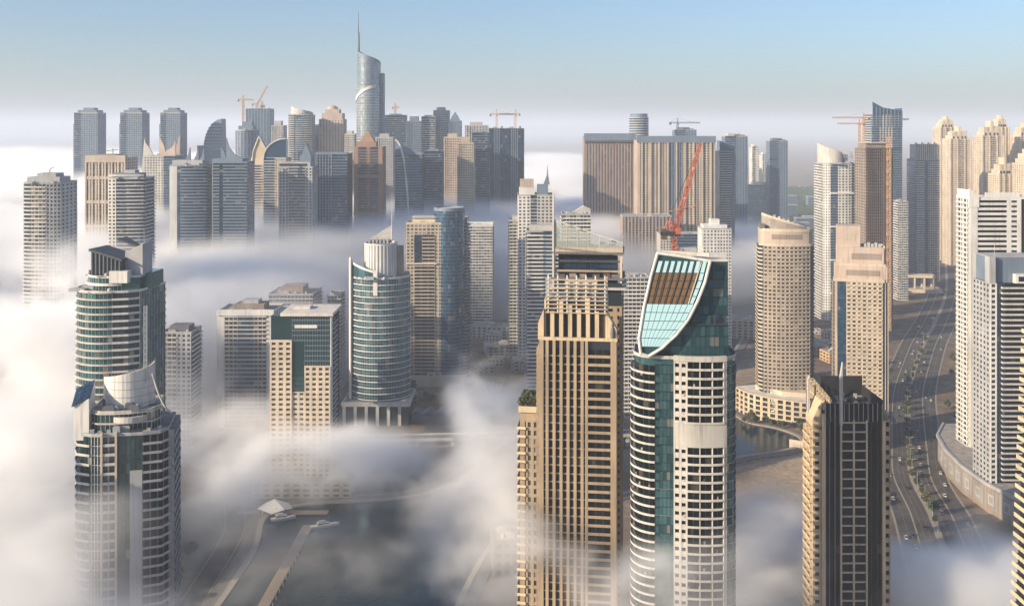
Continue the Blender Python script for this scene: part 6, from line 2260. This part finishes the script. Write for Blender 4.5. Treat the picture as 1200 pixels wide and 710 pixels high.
# the sea of fog beyond: height of its top from rows of the photograph
TOPS = [(20, 350, 850), (60, 322, 930), (300, 275, 1250), (200, 285, 1150), (420, 270, 1230), (120, 330, 950), (180, 325, 950), (230, 350, 950), (300, 330, 1000), (380, 325, 1050), (460, 300, 1100), (560, 300, 1250), (600, 300, 1250),
        (130, 248, 1200), (230, 260, 1150), (270, 262, 1150), (350, 256, 1200), (400, 250, 1250), (180, 250, 1300), (310, 225, 1370), (440, 226, 1320), (480, 228, 1350),
        (105, 180, 1700), (160, 178, 1700), (205, 178, 1700), (260, 185, 1750), (540, 212, 1450), (590, 212, 1560), (640, 240, 1450), (700, 246, 1500), (760, 290, 1400), (800, 300, 1350), (840, 305, 1350),
        (30, 230, 1500), (20, 180, 2200), (300, 170, 2600), (500, 170, 2600), (640, 190, 2300), (50, 165, 4000), (400, 162, 4500), (900, 225, 2600), (660, 178, 3500)]
_tp = np.array([(at(a, y), y, zt(b, y)) for a, b, y in TOPS], dtype=np.float32)


def far_fog(X, Y_, Z):
    num, den = np.zeros_like(X[:, :, 0]), np.full_like(X[:, :, 0], 1e-9)
    x2, y2 = X[:, :, 0], Y_[:, :, 0]
    for a, b, c in _tp:
        w = 1.0 / (((x2 - a) / 1.0) ** 2 + ((y2 - b) / 1.6) ** 2 + 60.0 ** 2) ** 1.6
        num += w * c
        den += w
    top = np.clip(num / den, 20, 195)[:, :, None]
    n = fbm(X / 330, Y_ / 170 + .35 * X / 330, Z / 80, 6)
    n = .6 * n + .4 * (1.12 - np.abs(2 * fbm(X / 240 + 9, Y_ / 150, Z / 100 + 3, 5) - 1) * 1.6)
    n2 = fbm(X / 900 + 5, Y_ / 500, Z / 400, 3)
    top = top - 22 + 80 * (n - .58) + 24 * (n2 - .5)
    # the right bank and the middle distance stay clear
    edge = 60 - 310 * sst(1480, 1130, Y_) + 330 * sst(1250, 1560, Y_) - 260 * sst(1650, 2300, Y_) + .12 * np.clip(Y_ - 2300, 0, 9e9)
    m = sst(edge + 130, edge - 60, X + 120 * (n - .5))
    front = sst(850, 1000, Y_ + 90 * (n - .5) + .0 * X)
    soft = sst(16, -34, Z - top)
    fade = sst(4300, 1300, Y_ + 1300 * (n2[:, :, :] - .5))
    return .045 * soft * m * front * (.06 + .94 * fade) * (.4 + 1.1 * sst(.35, .65, n))


fogm = fog_material('fog', (.994, .994, .994), .05)
fog_bank('fog', (-420, 300, -.5), (400, 1000, 185), (3.0, 3.5, 2.8), near_fog, fogm)
fog_bank('fog', (-2600, 820, -.5), (900, 6500, 215), (10, 13, 5.5), far_fog, fogm)

hz = fog_material('haze', (.80, .88, 1.0), .0)
hz.node_tree.nodes['Principled Volume'].inputs['Density'].default_value = HAZE
link('haze', MB().box(-30500, 30500, -400, 60500, -1.5, 480).mesh('haze', hz), kind='stuff')


# ---- the repeats that stand in a row are told apart by their order from the camera
ORD = ('nearest', 'second nearest', 'third nearest', 'fourth nearest', 'fifth nearest', 'sixth nearest', 'seventh nearest', 'eighth nearest', 'ninth nearest', 'tenth nearest')
TENS = {0: '', 1: '', 2: 'twenty', 3: 'thirty'}
ONES = ('', 'first', 'second', 'third', 'fourth', 'fifth', 'sixth', 'seventh', 'eighth', 'ninth', 'tenth', 'eleventh', 'twelfth', 'thirteenth', 'fourteenth', 'fifteenth', 'sixteenth', 'seventeenth', 'eighteenth', 'nineteenth')


def ordinal(k):
    if k == 1:
        return 'nearest'
    if k < 20:
        return ONES[k] + ' nearest'
    return ({20: 'twentieth', 30: 'thirtieth'}[k] if k % 10 == 0 else TENS[k // 10] + '-' + ONES[k % 10]) + ' nearest'


same = {}
for o in COL.objects:
    if o.parent is None and o.get('group'):
        same.setdefault((o['group'], o['label']), []).append(o)
for (g_, lab), os_ in same.items():
    if len(os_) > 1:
        os_.sort(key=lambda o: o.location.y)
        for k, o in enumerate(os_):
            o['label'] = ordinal(k + 1) + ' ' + lab
